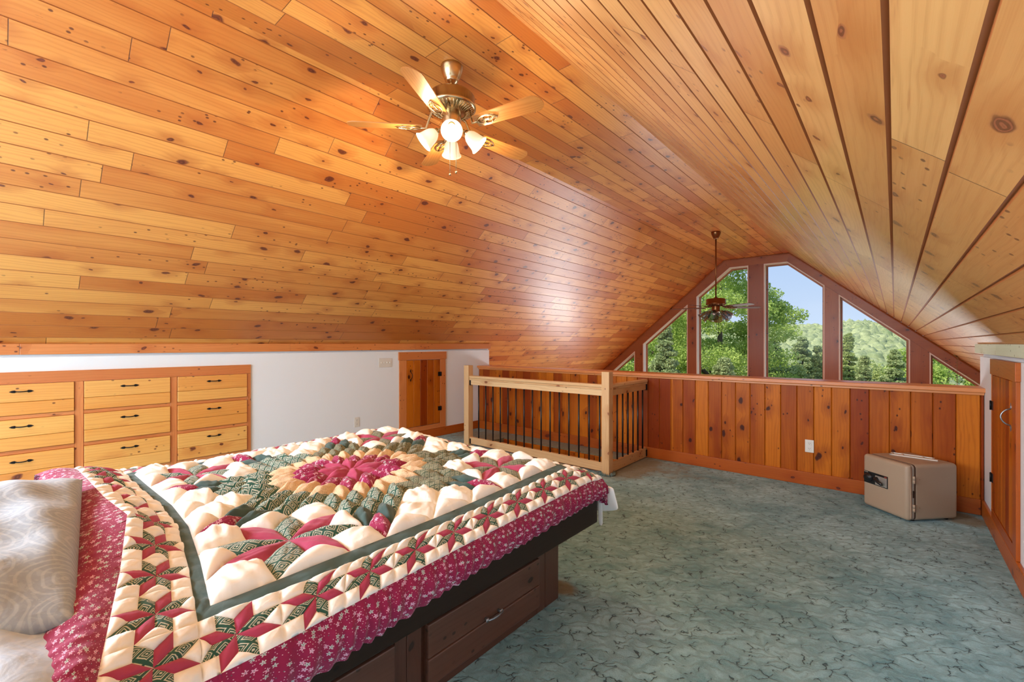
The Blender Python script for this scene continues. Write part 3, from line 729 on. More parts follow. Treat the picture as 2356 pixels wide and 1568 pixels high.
# pedestal: side panel with stiles, rails, recess
b = MB(); bb(b, (PX0, PY0, .02), (PX1 - .02, PY1, .401), gax=1)
b.build('pedestal', M['bed2'], bed)
b = MB()
for (y0, y1, z0, z1, g) in ((PY0, .22, .0, .401, 2), (.965, 1.02, .0, .401, 2), (1.022, 1.09, .0, .401, 2), (1.835, 1.90, 0, .401, 2), (1.902, PY1, 0, .401, 2), (.22, .965, .345, .401, 1), (.22, .965, .0, .045, 1), (1.09, 1.835, .345, .401, 1), (1.09, 1.835, .0, .045, 1)):
    bb(b, (PX1 - .0195, y0 + .0008, z0 + .001), (PX1, y1 - .0008, z1), gax=g, bev=.0015, seg=1)
b.build('pedestal_face', M['bed2'], bed)
for (y0, y1) in ((.235, .955), (1.105, 1.825)):
    b = MB(); zm = .165
    bb(b, (PX1 + .001, y0, .050), (PX1 + .024, y1, zm - .002), gax=1, bev=.006, seg=2); bb(b, (PX1 + .001, y0, zm + .001), (PX1 + .024, y1, .300), gax=1, bev=.006, seg=2)
    bb(b, (PX1 - .017, y0 + .01, .055), (PX1 + .001, y1 - .01, .295), gax=1)
    d = b.build('drawer', M['bed2'], bed)
    b = MB(); yc = (y0 + y1) / 2; xx = PX1 + .024; zc_ = .180; X_ = xx + 2.2; Y_ = yc - 1.0
    for s_ in (-1, 1):
        b.tube([(X_, Y_ + s_ * .042, zc_), (X_ + .022, Y_ + s_ * .042, zc_)], .0065, 8); b.lathe([(0, .004), (.009, .003), (.010, 0)], 10, Matrix.Translation((X_ + .018, Y_ + s_ * .046, zc_)) @ Matrix.Rotation(PI / 2, 4, 'Y'))
    b.tube([(X_ + .022, Y_ - .045, zc_), (X_ + .028, Y_ - .02, zc_ - .001), (X_ + .029, Y_, zc_), (X_ + .028, Y_ + .02, zc_ - .001), (X_ + .022, Y_ + .045, zc_)], [.004, .005, .006, .005, .004], 8)
    b.build('handle', M['pewter'], d)
b = MB(); b.box((BX0 + .042, BY0 + .042, .418), (BX1 - .042, BY1 - .042, .712), bev=.05, seg=4)
tag(b.build('mattress', M['mattress'], smooth=True), 'mattress filling the bed frame beneath the quilt', 'mattress')
# white fleece pad showing at the foot corner, hanging outside the frame
def sheet(name, grid, mat, th=.012, label=None, cat=None, parent=None):
    g = np.array(grid, float); n, m = g.shape[:2]; V = g.reshape(-1, 3); F = [(i * m + j, i * m + j + 1, (i + 1) * m + j + 1, (i + 1) * m + j) for i in range(n - 1) for j in range(m - 1)]
    o = mesh_np(name, V, F, mat, uv=V[:, :2], parent=parent); md = o.modifiers.new('s', 'SOLIDIFY'); md.thickness = th; md.offset = 0; md2 = o.modifiers.new('u', 'SUBSURF'); md2.levels = 2; md2.render_levels = 2
    if label: tag(o, label, cat)
    return o
g = []
for i in range(7):
    a = i / 6; row = []
    for j in range(6):
        c = j / 5; y = BY1 + .012 + .010 * math.sin(3 * a + 5 * c) + (.035 * a if c < .9 else 0); x = BX1 - .20 + .29 * c; z = .625 - .155 * a * (.80 + .30 * math.sin(PI * c))
        row.append((x + .02 * a * c, y + .012, z))
    g.append(row)
sheet('mattress_pad', g, M['liner'], .016, 'white fleece mattress pad hanging out at the foot corner of the bed', 'mattress pad')
g = [[(BX1 - .012 + .03 * j, BY1 + .018 + .002 * i, .565 - .035 * i) for j in range(2)] for i in range(6)]
sheet('strap', g, M['liner'], .004, 'white strap dangling below the bed rail at the foot corner', 'strap')

# ================================================================== QUILT
CX, CY, RR, GS, BW, RF = -2.09, 1.18, .77, .05, .21, .18
U1 = RR + GS; U2 = U1 + BW; U3 = U2 + RF
hu = np.array([-1.21, -1.03, -.82, -.5, -.1, .2, .5, .82, 1.03, 1.21])
A_ = np.array([(-3.10, .42, .70), (-3.06, .42, .74), (-2.89, .42, .755), (-2.56, .42, .76), (-2.15, .425, .765), (-1.86, .41, .765), (-1.55, .365, .76), (-1.235, .31, .75), (-1.10, .285, .69), (-1.09, .27, .58)])
Bm = np.array([(-3.10, .25, .74), (-3.0, .25, .80), (-2.80, .246, .83), (-2.50, .246, .85), (-2.09, .250, .865), (-1.80, .268, .872), (-1.49, .208, .825), (-1.16, .135, .795), (-1.02, .10, .76), (-1.00, .08, .62)])
Cm = np.array([(-3.08, .12, .74), (-2.98, .12, .80), (-2.80, .13, .83), (-2.48, .08, .80), (-2.08, .10, .80), (-1.80, .10, .805), (-1.44, .075, .815), (-1.12, .05, .805), (-.98, .03, .78), (-.96, .02, .62)])
def sm(t): t = np.clip(t, 0, 1); return t * t * (3 - 2 * t)
def ip(u, Tb): return np.stack([np.interp(u, hu, Tb[:, k]) for k in range(3)], -1)
def qmap(u, v):
    u = np.asarray(u, float); v = np.asarray(v, float)
    vv = v
    sh = -.057 * np.clip(v, -U1, U1)
    # right side profile
    e = np.clip(u - RR, 0, None); band = np.clip((e - GS) / BW, 0, 1); ruf = np.clip((e - GS - BW) / RF, 0, 1)
    x = CX + np.clip(u, -RR, RR) + np.clip(e, 0, GS) + .115 * band + .012 * np.sin(PI * ruf) - .0 * ruf + sh
    dz = .010 * np.clip(e / GS, 0, 1) + .055 * band ** 1.6 + (.125 - .018 * v) * ruf
    # left side profile
    e2 = np.clip(-u - RR, 0, None); b2 = np.clip((e2 - GS) / BW, 0, 1); r2 = np.clip((e2 - GS - BW) / RF, 0, 1)
    x = x - (np.clip(e2, 0, GS) + .155 * b2 + .03 * r2)
    dz2 = .035 * b2 ** 2 + .16 * r2
    # foot profile
    e3 = np.clip(v - RR, 0, None); b3 = np.clip((e3 - GS) / BW, 0, 1); r3 = np.clip((e3 - GS - BW) / RF, 0, 1)
    y = CY + np.clip(v, -RR, RR) + np.clip(e3, 0, GS) + .150 * b3 + .03 * r3
    dz3 = .012 * np.clip(e3 / GS, 0, 1) + .055 * b3 ** 1.5 + .15 * r3
    z = .748 - np.minimum(np.sqrt(dz ** 2 + dz2 ** 2 + dz3 ** 2), np.maximum(np.maximum(dz, dz2), dz3) + .012)
    z = z + .006 * np.sin(5 * u + 1.3) * np.cos(4.1 * v)
    P = np.stack([x, y, z], -1)
    P[..., 1] -= .13 * np.sqrt(band) * np.clip(1 - ((v + .05) / .95) ** 2, 0, 1)
    # head: follows control curves up on to the pillow
    A, B, C = ip(u, A_), ip(u, Bm), ip(u, Cm)
    t0 = sm((-v - .50) / (RR - .03 - .50))[..., None]
    Ai = A + np.stack([0 * u, np.minimum(np.clip(U1 + v, 0, .40), GS) * .60 + np.clip(U1 + v - GS, 0, .40), 0 * u], -1)
    Pa = P * (1 - t0) + Ai * t0
    t1 = np.clip((-v - U1) / BW, 0, 1)[..., None]; t2 = np.clip((-v - U2) / RF, 0, 1)[..., None]
    Pb = A * (1 - t1) + B * t1; Pb = np.where(t2 > 0, B * (1 - t2) + C * t2, Pb)
    bunch = (.016 * np.sin(np.asarray(u) * 31 + 1.2 * np.sin(v * 9)) * np.sin(PI * np.clip((-v - U1) / BW, 0, 1)) * sm((.35 - u) / .5))[..., None]
    Pb = Pb + np.array([0, 0, 1.0]) * bunch
    return np.where((-v > U1)[..., None], Pb, Pa)
def qsurf(u, v, h):
    e = 2e-3; P = qmap(u, v); a = qmap(u + e, v) - qmap(u - e, v); b = qmap(u, v + e) - qmap(u, v - e)
    n = np.cross(a, b); n /= np.linalg.norm(n, axis=-1, keepdims=True) + 1e-9
    return P + n * np.asarray(h)[..., None]
QV, QF, QU, QM = [], [], [], []; qn = 0
def grid_patch(c0, c1, c2, c3, mat, h, n=8, m=None, wr=1.0, curve=0.0, lim=None):
    """bilinear quad patch pillowed by h; corners in quilt coordinates"""
    global qn
    m = m or n; s, t_ = np.meshgrid(np.linspace(0, 1, n + 1), np.linspace(0, 1, m + 1), indexing='ij')
    c = [np.array(q_, float) for q_ in (c0, c1, c2, c3)]
    uv = ((1 - s) * (1 - t_))[..., None] * c[0] + (s * (1 - t_))[..., None] * c[1] + (s * t_)[..., None] * c[2] + ((1 - s) * t_)[..., None] * c[3]
    prof = (16 * s * (1 - s) * t_ * (1 - t_)) ** .5
    rx, ry, ra = rng.uniform(0, 6.28, 3)
    wrk = 1 + wr * (.16 * np.sin(9 * s + rx + 3 * t_) * np.cos(7 * t_ + ry) + .08 * np.sin(23 * (s * math.cos(ra) + t_ * math.sin(ra)) + rx))
    hh = h * prof * wrk * rng.uniform(.8, 1.2)
    P = qsurf(uv[..., 0], uv[..., 1], hh)
    idx = np.arange((n + 1) * (m + 1)).reshape(n + 1, m + 1) + qn
    f = np.stack([idx[:-1, :-1], idx[1:, :-1], idx[1:, 1:], idx[:-1, 1:]], -1).reshape(-1, 4)
    a_ = c[1] - c[0]; b_ = c[3] - c[0]
    if a_[0] * b_[1] - a_[1] * b_[0] < 0: f = f[:, ::-1]
    QV.append(P.reshape(-1, 3)); QF.append(f); QM.append(np.full(len(f), mat)); QU.append(uv.reshape(-1, 2) + rng.uniform(0, 3)); qn += (n + 1) * (m + 1)
def tri_patch(a, b, c, mat, h, n=8):
    """triangle as three kite quads meeting at the centroid, pillowed as one"""
    global qn
    a, b, c = (np.array(q_, float) for q_ in (a, b, c)); g = (a + b + c) / 3; o3 = rng.uniform(0, 3); sc = rng.uniform(.85, 1.15); rx = rng.uniform(0, 6.28)
    for (p, q1, q2) in ((a, (a + b) / 2, (a + c) / 2), (b, (b + c) / 2, (a + b) / 2), (c, (a + c) / 2, (b + c) / 2)):
        s, t_ = np.meshgrid(np.linspace(0, 1, n // 2 + 2), np.linspace(0, 1, n // 2 + 2), indexing='ij')
        uv = ((1 - s) * (1 - t_))[..., None] * p + (s * (1 - t_))[..., None] * q1 + (s * t_)[..., None] * g + ((1 - s) * t_)[..., None] * q2
        den = (b[1] - c[1]) * (a[0] - c[0]) + (c[0] - b[0]) * (a[1] - c[1])
        l1 = ((b[1] - c[1]) * (uv[..., 0] - c[0]) + (c[0] - b[0]) * (uv[..., 1] - c[1])) / den
        l2 = ((c[1] - a[1]) * (uv[..., 0] - c[0]) + (a[0] - c[0]) * (uv[..., 1] - c[1])) / den; l3 = 1 - l1 - l2
        prof = np.clip(27 * l1 * l2 * l3, 0, None) ** .5
        hh = h * prof * sc * (1 + .14 * np.sin(60 * uv[..., 0] + rx) * np.cos(48 * uv[..., 1]))
        P = qsurf(uv[..., 0], uv[..., 1], hh); k = s.shape[0]
        idx = np.arange(k * k).reshape(k, k) + qn; f = np.stack([idx[:-1, :-1], idx[1:, :-1], idx[1:, 1:], idx[:-1, 1:]], -1).reshape(-1, 4)
        a_ = q1 - p; b_ = q2 - p
        if a_[0] * b_[1] - a_[1] * b_[0] < 0: f = f[:, ::-1]
        QV.append(P.reshape(-1, 3)); QF.append(f); QM.append(np.full(len(f), mat)); QU.append(uv.reshape(-1, 2) + o3); qn += k * k
def star_block(c0, c1, c2, c3, h, hb, n, mats=(1, 4), mirror=False, first=0):
    """eight pointed star in the (possibly skewed) square block c0..c3"""
    c = [np.array(q_, float) for q_ in (c0, c1, c2, c3)]
    def S_(x, y):   # block coords in [-1,1]
        s, t_ = (x + 1) / 2, (y + 1) / 2
        return (1 - s) * (1 - t_) * c[0] + s * (1 - t_) * c[1] + s * t_ * c[2] + (1 - s) * t_ * c[3]
    tn = math.tan(PI / 8); L = 1 - tn
    d = lambda k: (L * math.cos(k * PI / 4), L * math.sin(k * PI / 4))
    for k in range(8):
        p, q_ = d(k), d(k + 1)
        grid_patch(S_(0, 0), S_(*p), S_(p[0] + q_[0], p[1] + q_[1]), S_(*q_), mats[(k + first) % 2], h, n)
    for sx, sy in ((1, 1), (-1, 1), (-1, -1), (1, -1)):
        grid_patch(S_(sx * tn, sy * tn) if False else S_(sx * L * math.cos(PI / 4), sy * L * math.sin(PI / 4)), S_(sx, sy * tn), S_(sx, sy), S_(sx * tn, sy), 0, hb, n)
    for (a, b, cc) in (((L, 0), (1, tn), (1, -tn)), ((0, L), (-tn, 1), (tn, 1)), ((-L, 0), (-1, -tn), (-1, tn)), ((0, -L), (tn, -1), (-tn, -1))):
        tri_patch(S_(*a), S_(*b), S_(*cc), 0, hb, n)
# 1 the great star
Lr_ = RR * (1 - math.tan(PI / 8)); NS = 4; ringm = [1, 2, 3, 4, 4, 5, 2]
for k in range(8):
    p = np.array((math.cos(k * PI / 4), math.sin(k * PI / 4))) * Lr_ / NS; q_ = np.array((math.cos((k + 1) * PI / 4), math.sin((k + 1) * PI / 4))) * Lr_ / NS
    for i in range(NS):
        for j in range(NS):
            o0 = p * i + q_ * j; mt_ = ringm[i + j]
            if mt_ == 4 and k in (0, 1, 2, 3) : mt_ = 6
            grid_patch(o0, o0 + p, o0 + p + q_, o0 + q_, mt_, .033, 12)
# 2 corner blocks with small stars
tn = math.tan(PI / 8)
for sx, sy in ((1, 1), (-1, 1), (-1, -1), (1, -1)):
    a = RR * tn; x0, x1 = sorted((sx * a, sx * RR)); y0, y1 = sorted((sy * a, sy * RR))
    star_block((x0, y0), (x1, y0), (x1, y1), (x0, y1), .020, .040, 14, mats=(1, 4 if sy < 0 else 6), first=0)
# 3 side triangles in four puffs
for (a, b_, c_) in (((Lr_, 0), (RR, RR * tn), (RR, -RR * tn)), ((0, Lr_), (-RR * tn, RR), (RR * tn, RR)), ((-Lr_, 0), (-RR, -RR * tn), (-RR, RR * tn)), ((0, -Lr_), (RR * tn, -RR), (-RR * tn, -RR))):
    a, b_, c_ = (np.array(q_, float) for q_ in (a, b_, c_)); N3 = 3
    G_ = lambda i, j: a + (b_ - a) * i / N3 + (c_ - a) * j / N3
    for i in range(N3):
        for j in range(N3 - i):
            if i + j < N3 - 1: grid_patch(G_(i, j), G_(i + 1, j), G_(i + 1, j + 1), G_(i, j + 1), 0, .036, 12, wr=1.6)
            else: tri_patch(G_(i, j), G_(i + 1, j), G_(i, j + 1), 0, .032, 12)
# 4 green strip
NSG = 16
for k in range(NSG):
    a0 = -U1 + 2 * U1 * k / NSG; a1 = a0 + 2 * U1 / NSG; i0, i1 = max(-RR, min(RR, a0)), max(-RR, min(RR, a1))
    for f_ in (lambda a, b: (a, b), lambda a, b: (a, -b), lambda a, b: (b, a), lambda a, b: (-b, a)):
        grid_patch(f_(i0, RR), f_(i1, RR), f_(a1, U1), f_(a0, U1), 5, .005, 6, 4, wr=2)
# 5 star border
NB = 9; ed_ = [-U2] + [-U1 + 2 * U1 * k / NB for k in range(NB + 1)] + [U2]
yr_ = {}
for i in range(NB + 2):
    for j in range(NB + 2):
        if 0 < i < NB + 1 and 0 < j < NB + 1: continue
        near = (i == NB + 1) or (j == 0)
        star_block((ed_[i], ed_[j]), (ed_[i + 1], ed_[j]), (ed_[i + 1], ed_[j + 1]), (ed_[i], ed_[j + 1]), .006, .011, 8 if near else 5, mats=(1, 4), first=1)
# 6 burgundy floral ruffle
def ruffle(f_, n, amp=1.0):
    global qn
    s = np.linspace(-U3, U3, n); t_ = np.linspace(0, 1, 9); Sg, Tg = np.meshgrid(s, t_, indexing='ij')
    sc = U2 + (U3 - U2) * Tg; Sc = np.clip(Sg, -sc, sc)
    u, v = f_(Sc, sc)
    h = (.006 * np.sin(Sg * 120 + 2.1 * np.sin(Sg * 17) + Tg * 1.5) + .002 * np.sin(Sg * 53 + 1)) * amp * np.sin(np.clip(Tg * 1.4, 0, 1) * PI / 2) + .014 * np.sin(PI * Tg) 
    P = qsurf(u, v, h); idx = np.arange(n * 9).reshape(n, 9) + qn; f = np.stack([idx[:-1, :-1], idx[1:, :-1], idx[1:, 1:], idx[:-1, 1:]], -1).reshape(-1, 4)
    P0 = P.reshape(-1, 3)
    QV.append(P0); QF.append(f); QM.append(np.full(len(f), 2)); QU.append(np.stack([u, v], -1).reshape(-1, 2)); qn += n * 9
ruffle(lambda a, b: (b, a), 700); ruffle(lambda a, b: (-b, -a), 300); ruffle(lambda a, b: (-a, b), 300); ruffle(lambda a, b: (a, -b), 500, .25)
qo = mesh_np('quilt', np.concatenate(QV), np.concatenate(QF), Q, np.concatenate(QM), np.concatenate(QU))
md = qo.modifiers.new('weld', 'WELD'); md.merge_threshold = .0004
tag(qo, 'puffy patchwork quilt with burgundy and green stars covering the bed', 'quilt')

# ================================================================== PILLOWS
def pillow(name, cx, cy, cz, lx, ly, th, rot, mat, label, seed=0):
    n = 60; s, t_ = np.meshgrid(np.linspace(-1, 1, n), np.linspace(-1, 1, n), indexing='ij')
    r_ = np.random.default_rng(seed); k = r_.uniform(0, 6.28, 6)
    prof = np.clip((1 - np.abs(s) ** 3.2), 0, 1) ** .5 * np.clip((1 - np.abs(t_) ** 3.2), 0, 1) ** .5
    pinch = 1 - .05 * (np.abs(s) ** 4) * (1 - np.abs(t_)) ; pinch2 = 1 - .06 * (np.abs(t_) ** 4) * (1 - np.abs(s))
    wob = .012 * np.sin(4 * s + k[0]) * np.cos(5 * t_ + k[1]) + .007 * np.sin(11 * s + 4 * t_ + k[2]) + .006 * np.sin(14 * t_ - 5 * s + k[3])
    Vs = []; Fs = []; Us = []
    for sg in (1, -1):
        z = sg * th / 2 * prof + (wob * prof if sg > 0 else -.2 * wob * prof)
        P = np.stack([s * lx / 2 * pinch2, t_ * ly / 2 * pinch, z], -1).reshape(-1, 3)
        idx = np.arange(n * n).reshape(n, n) + (0 if sg > 0 else n * n); f = np.stack([idx[:-1, :-1], idx[1:, :-1], idx[1:, 1:], idx[:-1, 1:]], -1).reshape(-1, 4)
        Vs.append(P); Fs.append(f if sg > 0 else f[:, ::-1]); Us.append(P[:, :2])
    o = mesh_np(name, np.concatenate(Vs), np.concatenate(Fs), mat, uv=np.concatenate(Us)); md = o.modifiers.new('w', 'WELD'); md.merge_threshold = .0005
    o.location = (cx, cy, cz); o.rotation_euler = rot; tag(o, label, 'pillow', 'pillows at the head of the bed'); return o
pillow('pillow', -1.84, -.135, .850, 1.02, .60, .185, (math.radians(1), math.radians(4), math.radians(-6)), M['pillow'], 'plump grey paisley pillow at the head of the bed, on top', 3)
pillow('pillow', -1.50, -.16, .775, 1.02, .52, .15, (0, 0, math.radians(2)), M['pillow2'], 'pale blue paisley pillow lying beneath the grey one', 5)

# ================================================================== CEILING FANS
def ring_pts(c, r, ax, ay, n=20, a0=0, a1=2 * PI):
    c = Vector(c); return [c + Vector(ax) * r * math.cos(a0 + (a1 - a0) * k / n) + Vector(ay) * r * 1.0 * math.sin(a0 + (a1 - a0) * k / n) for k in range(n + 1)]
def fan(name, label, x, y, drop, rb, a0, metal, blade, lit, zm, mr, blade_w=.13, pitch=12, shade_a0=0.0, zbl=-.12, sc=1.0):
    """origin at the ceiling; zm: z of the motor top, local, negative"""
    r = thing(name, label, 'ceiling fan', (x, y, ZC))
    b = MB(); b.lathe([(0, 0), (.074, -.001), (.077, -.012), (.076, -.022), (.070, -.045), (.052, -.088), (.044, -.096), (.045, -.106), (.036, -.112), (.02, -.125), (0, -.125)], 36); b.build('canopy', metal, r)
    b = MB(); b.tube([(0, 0, -.10), (0, 0, zm)], .0125, 14); b.build('downrod', metal, r)
    b = MB(); b.lathe([(0, zm + .03), (.02, zm + .028), (.032, zm + .008), (mr * .72, zm), (mr * .93, zm - .006), (mr, zm - .02), (mr, zm - .078), (mr * 1.05, zm - .084), (mr * 1.05, zm - .096), (mr * .97, zm - .105), (mr * .55, zm - .128), (0, zm - .13)], 48); mo = b.build('motor_housing', metal, r)
    b = MB()
    for k in range(40):
        a = 2 * PI * k / 40; d = Vector((math.cos(a), math.sin(a), 0)); b.tube([d * mr * .98 + Vector((0, 0, zm - .106)), d * mr * .60 + Vector((0, 0, zm - .130))], .0035, 5)
    b.build('vent_fins', metal, mo)
    zb = zm + zbl; zs = zb + (.035 if lit else -.015)
    b = MB(); b.lathe([(.062, zm - .12), (.066, zm - .135), (.066, zs - .03), (.055, zs - .06), (.03, zs - .072), (.012, zs - .085), (0, zs - .087)], 32); b.build('switch_housing', metal, r)
    for k in range(5):
        a = math.radians(a0 + 72 * k); Rm = Matrix.Rotation(a, 4, 'Z')
        # blade, local along +X
        b = MB(); n = 24; outline = []
        r0, r1 = mr * 1.25, rb; w0, w1 = blade_w * .40, blade_w * .5
        top = [(r0, w0 * .9), (r0 + .02, w0)] + [(r0 + .02 + (r1 - .07 - r0 - .02) * q / 6, w0 + (w1 - w0) * q / 6) for q in range(1, 7)] + [(r1 - .045, w1 * .97), (r1 - .02, w1 * .74), (r1 - .006, w1 * .5), (r1, w1 * .2)]
        pts = [(p[0], p[1], 0) for p in top] + [(p[0], -p[1], 0) for p in top[::-1]]
        bf = b.poly(pts, (0, 0, .006), gax=0)
        bl = b.build('blade', blade, r)
        bl.matrix_local = Matrix.Translation((0, 0, zb)) @ Rm @ Matrix.Rotation(math.radians(pitch), 4, 'X')
        # iron: arm and open scrolls under the blade
        b = MB(); z_ = -.006
        b.tube([(mr * .62, 0, -zb + zm - .122), (mr * .85, 0, -zb + zm - .13 if zbl < -.15 else .0), (mr * 1.1, 0, -.003), (mr * 1.45, 0, z_)], [.010, .009, .008, .006], 8)
        c0 = mr * 1.45
        for s_ in (1, -1):
            b.tube([(c0 - .02 + .16 * q, s_ * .040 * math.sin(PI * q) ** .8, z_) for q in np.linspace(0, 1, 14)], .0042, 6)
            b.tube([(c0 + .065 + .028 * math.cos(q) , s_ * .020 + s_ * .017 * math.sin(q), z_) for q in np.linspace(0, 1.75 * PI, 14)], .0036, 6)
        b.tube([(c0 + .02, 0, z_), (c0 + .14, 0, z_)], .0035, 6)
        for q in (.05, .11): b.lathe([(0, -.004), (.005, -.003), (.006, 0)], 8, Matrix.Translation((c0 + q, 0, z_)))
        ir = b.build('blade_iron', metal, bl)
    zl_ = zs - .045
    for k in range(4):
        a = shade_a0 + k * PI / 2; tilt = math.radians(48)
        D_ = Vector((math.cos(a), math.sin(a), 0))
        p0 = D_ * .045 + Vector((0, 0, zl_)); p2 = D_ * .085 + Vector((0, 0, zl_ + .004)); ax = (D_ * math.sin(tilt) + Vector((0, 0, -math.cos(tilt))))
        b = MB(); b.tube([p0, p2, p2 + ax * .02], .008, 8)
        mz = Matrix.Translation(p2 + ax * .012) @ ax.to_track_quat('Z', 'Y').to_matrix().to_4x4()
        b.lathe([(0, 0), (.018, .0), (.021, .012), (.021, .026)], 20, mz); arm = b.build('lamp_arm', metal, r)
        b = MB(); prof = [(.020, .018), (.026, .024), (.036, .040), (.042, .060), (.045, .080), (.049, .098), (.058, .112), (.0565, .113), (.047, .099), (.043, .080), (.040, .060), (.034, .041), (.024, .026)]
        b.lathe([(p_[0] * sc, .018 + (p_[1] - .018) * sc) for p_ in prof], 40, mz); b.build('lamp_shade', M['shade'] if lit else M['smoked'], arm)
        b = MB(); b.lathe([(.010, .022), (.013, .035), (.022, .052), (.026, .068), (.022, .086), (.012, .094), (0, .096)], 20, mz); b.build('bulb', M['bulb'] if lit else M['whiteplastic'], arm)
        if lit:
            d = bpy.data.lights.new('fan_bulb_light', 'POINT'); lo = bpy.data.objects.new('fan_bulb_light', d); COL.objects.link(lo); d.energy = LAMP_W; d.color = (1.0, 0.70, 0.38); d.shadow_soft_size = .03
            pw = Vector((x, y, ZC)) + p2 + ax * .165; lo.location = pw
    for k, (dx, ln) in enumerate(((-.012, .29), (.030, .275))):
        cd = Vector((math.cos(math.radians(-41)), math.sin(math.radians(-41)), 0)) * .03 + Vector((.757, .653, 0)) * dx
        zt = zs - .07; b = MB(); b.tube([cd + Vector((0, 0, zt)), cd + Vector((0, 0, zt - ln + .01))], .0018, 6)
        n_ = 26
        b.lathe([(0, .008), (.006, .006), (.009, 0), (.006, -.008), (0, -.010)], 14, Matrix.Translation(cd + Vector((0, 0, zt - ln)))); b.build('pull_chain', metal if lit else M['black'], r)
    return r
LAMP_W = 17.0
fan('ceiling_fan', 'brass and oak ceiling fan with four lit frosted shades above the bed', -2.327, 2.065, 0, .70, 10.5, M['brass'], M['oak'], True, -.200, .160, .135, -12, math.radians(-41.5), -.235, 1.22)
fan('ceiling_fan', 'unlit ceiling fan on a long downrod in front of the gable windows', -2.335, 8.10, 0, .77, 41.5, M['bronze'], M['bed2'], False, -1.145, .155, .13, -10, math.radians(4), -.155, 1.7)

# hanging chain and hook on the right slope of the great room
hx, hy = .795, 10.55; hz = zr(hx)
hk = thing('hanging_chain', 'brass swag chain hanging from a hook on the right ceiling slope', 'chain', (hx, hy, hz))
b = MB(); mt = Matrix.Rotation(math.radians(40.6), 4, 'Y')
for k in range(5):
    a = 2 * PI * k / 5; p = Vector((.05 * math.cos(a), .05 * math.sin(a), -.006)); b.tube([mt @ Vector((0, 0, -.006)), mt @ (p * .5 + Vector((0, 0, -.008))), mt @ p], [.010, .008, .002], 6)
b.tube([(0, 0, -.005), (.0, 0, -.03), (.014, 0, -.045), (.012, 0, -.062), (-.004, 0, -.066), (-.012, 0, -.056)], .004, 7); b.build('hook', M['chain'], hk)
b = MB(); z = -.06
for k in range(34):
    ax = (1, 0, 0) if k % 2 else (0, 1, 0); b.tube([Vector((0, 0, z - .016)) + Vector(ax) * .0075 * math.cos(q) + Vector((0, 0, .019)) * math.sin(q) for q in np.linspace(0, 2 * PI, 11)[:-1]], .0022, 5, closed=True); z -= .030
b.build('chain_links', M['chain'], hk)

# ================================================================== OUTSIDE
def leafmat(name, c1, c2):
    t = T(name, 0.6); n = t.noise(t.obj(), 1.3, 6, 0.75); r = t.white(t.n.new('ShaderNodeNewGeometry').outputs['Random Per Island']) if False else None
    g = t.n.new('ShaderNodeNewGeometry'); f = t.add(t.mul(g.outputs['Random Per Island'], 0.55), t.step(n, 0.3, 0.7, -0.1, 0.6))
    t.set(Base_Color=t.mix(f, c1, c2), Specular_IOR_Level=0.2)
    # light through the leaves
    tr = t.n.new('ShaderNodeBsdfTranslucent'); t.put(tr.inputs[0], t.mix(f, c1, c2)); mx = t.n.new('ShaderNodeMixShader'); mx.inputs[0].default_value = .4
    t.t.links.new(t.b.outputs[0], mx.inputs[1]); t.t.links.new(tr.outputs[0], mx.inputs[2]); t.t.links.new(mx.outputs[0], t.out.inputs[0])
    return t.m
LM = dict(maple=leafmat('maple_leaves', (0.22, 0.36, 0.05), (0.62, 0.72, 0.20)), pine=leafmat('pine_needles', (0.24, 0.32, 0.12), (0.60, 0.66, 0.32)),
          birch=leafmat('birch_leaves', (0.30, 0.40, 0.12), (0.68, 0.70, 0.28)), far=leafmat('far_forest', (0.30, 0.38, 0.17), (0.68, 0.72, 0.38)))
M['bark'] = plain('bark', (0.10, 0.075, 0.055), .9); M['birchbark'] = plain('pale_bark', (0.4, 0.38, 0.32), .8)
def leaf_cloud(centers, radii, nleaf, size, r_, flat=1.0):
    c = np.repeat(centers, nleaf, 0); rd = np.repeat(radii, nleaf)
    d = r_.normal(size=c.shape); d /= np.linalg.norm(d, axis=1, keepdims=True); rad = rd * r_.uniform(.45, 1.05, len(c)) 
    p = c + d * rad[:, None] * np.array([1, 1, flat])
    a = r_.normal(size=c.shape); a /= np.linalg.norm(a, axis=1, keepdims=True); b = np.cross(a, r_.normal(size=c.shape)); b /= np.linalg.norm(b, axis=1, keepdims=True)
    s = size * r_.uniform(.6, 1.3, len(c))[:, None]
    V = np.stack([p - a * s, p - b * s * .6, p + a * s, p + b * s * .6], 1).reshape(-1, 3); F = np.arange(len(V)).reshape(-1, 4); return V, F
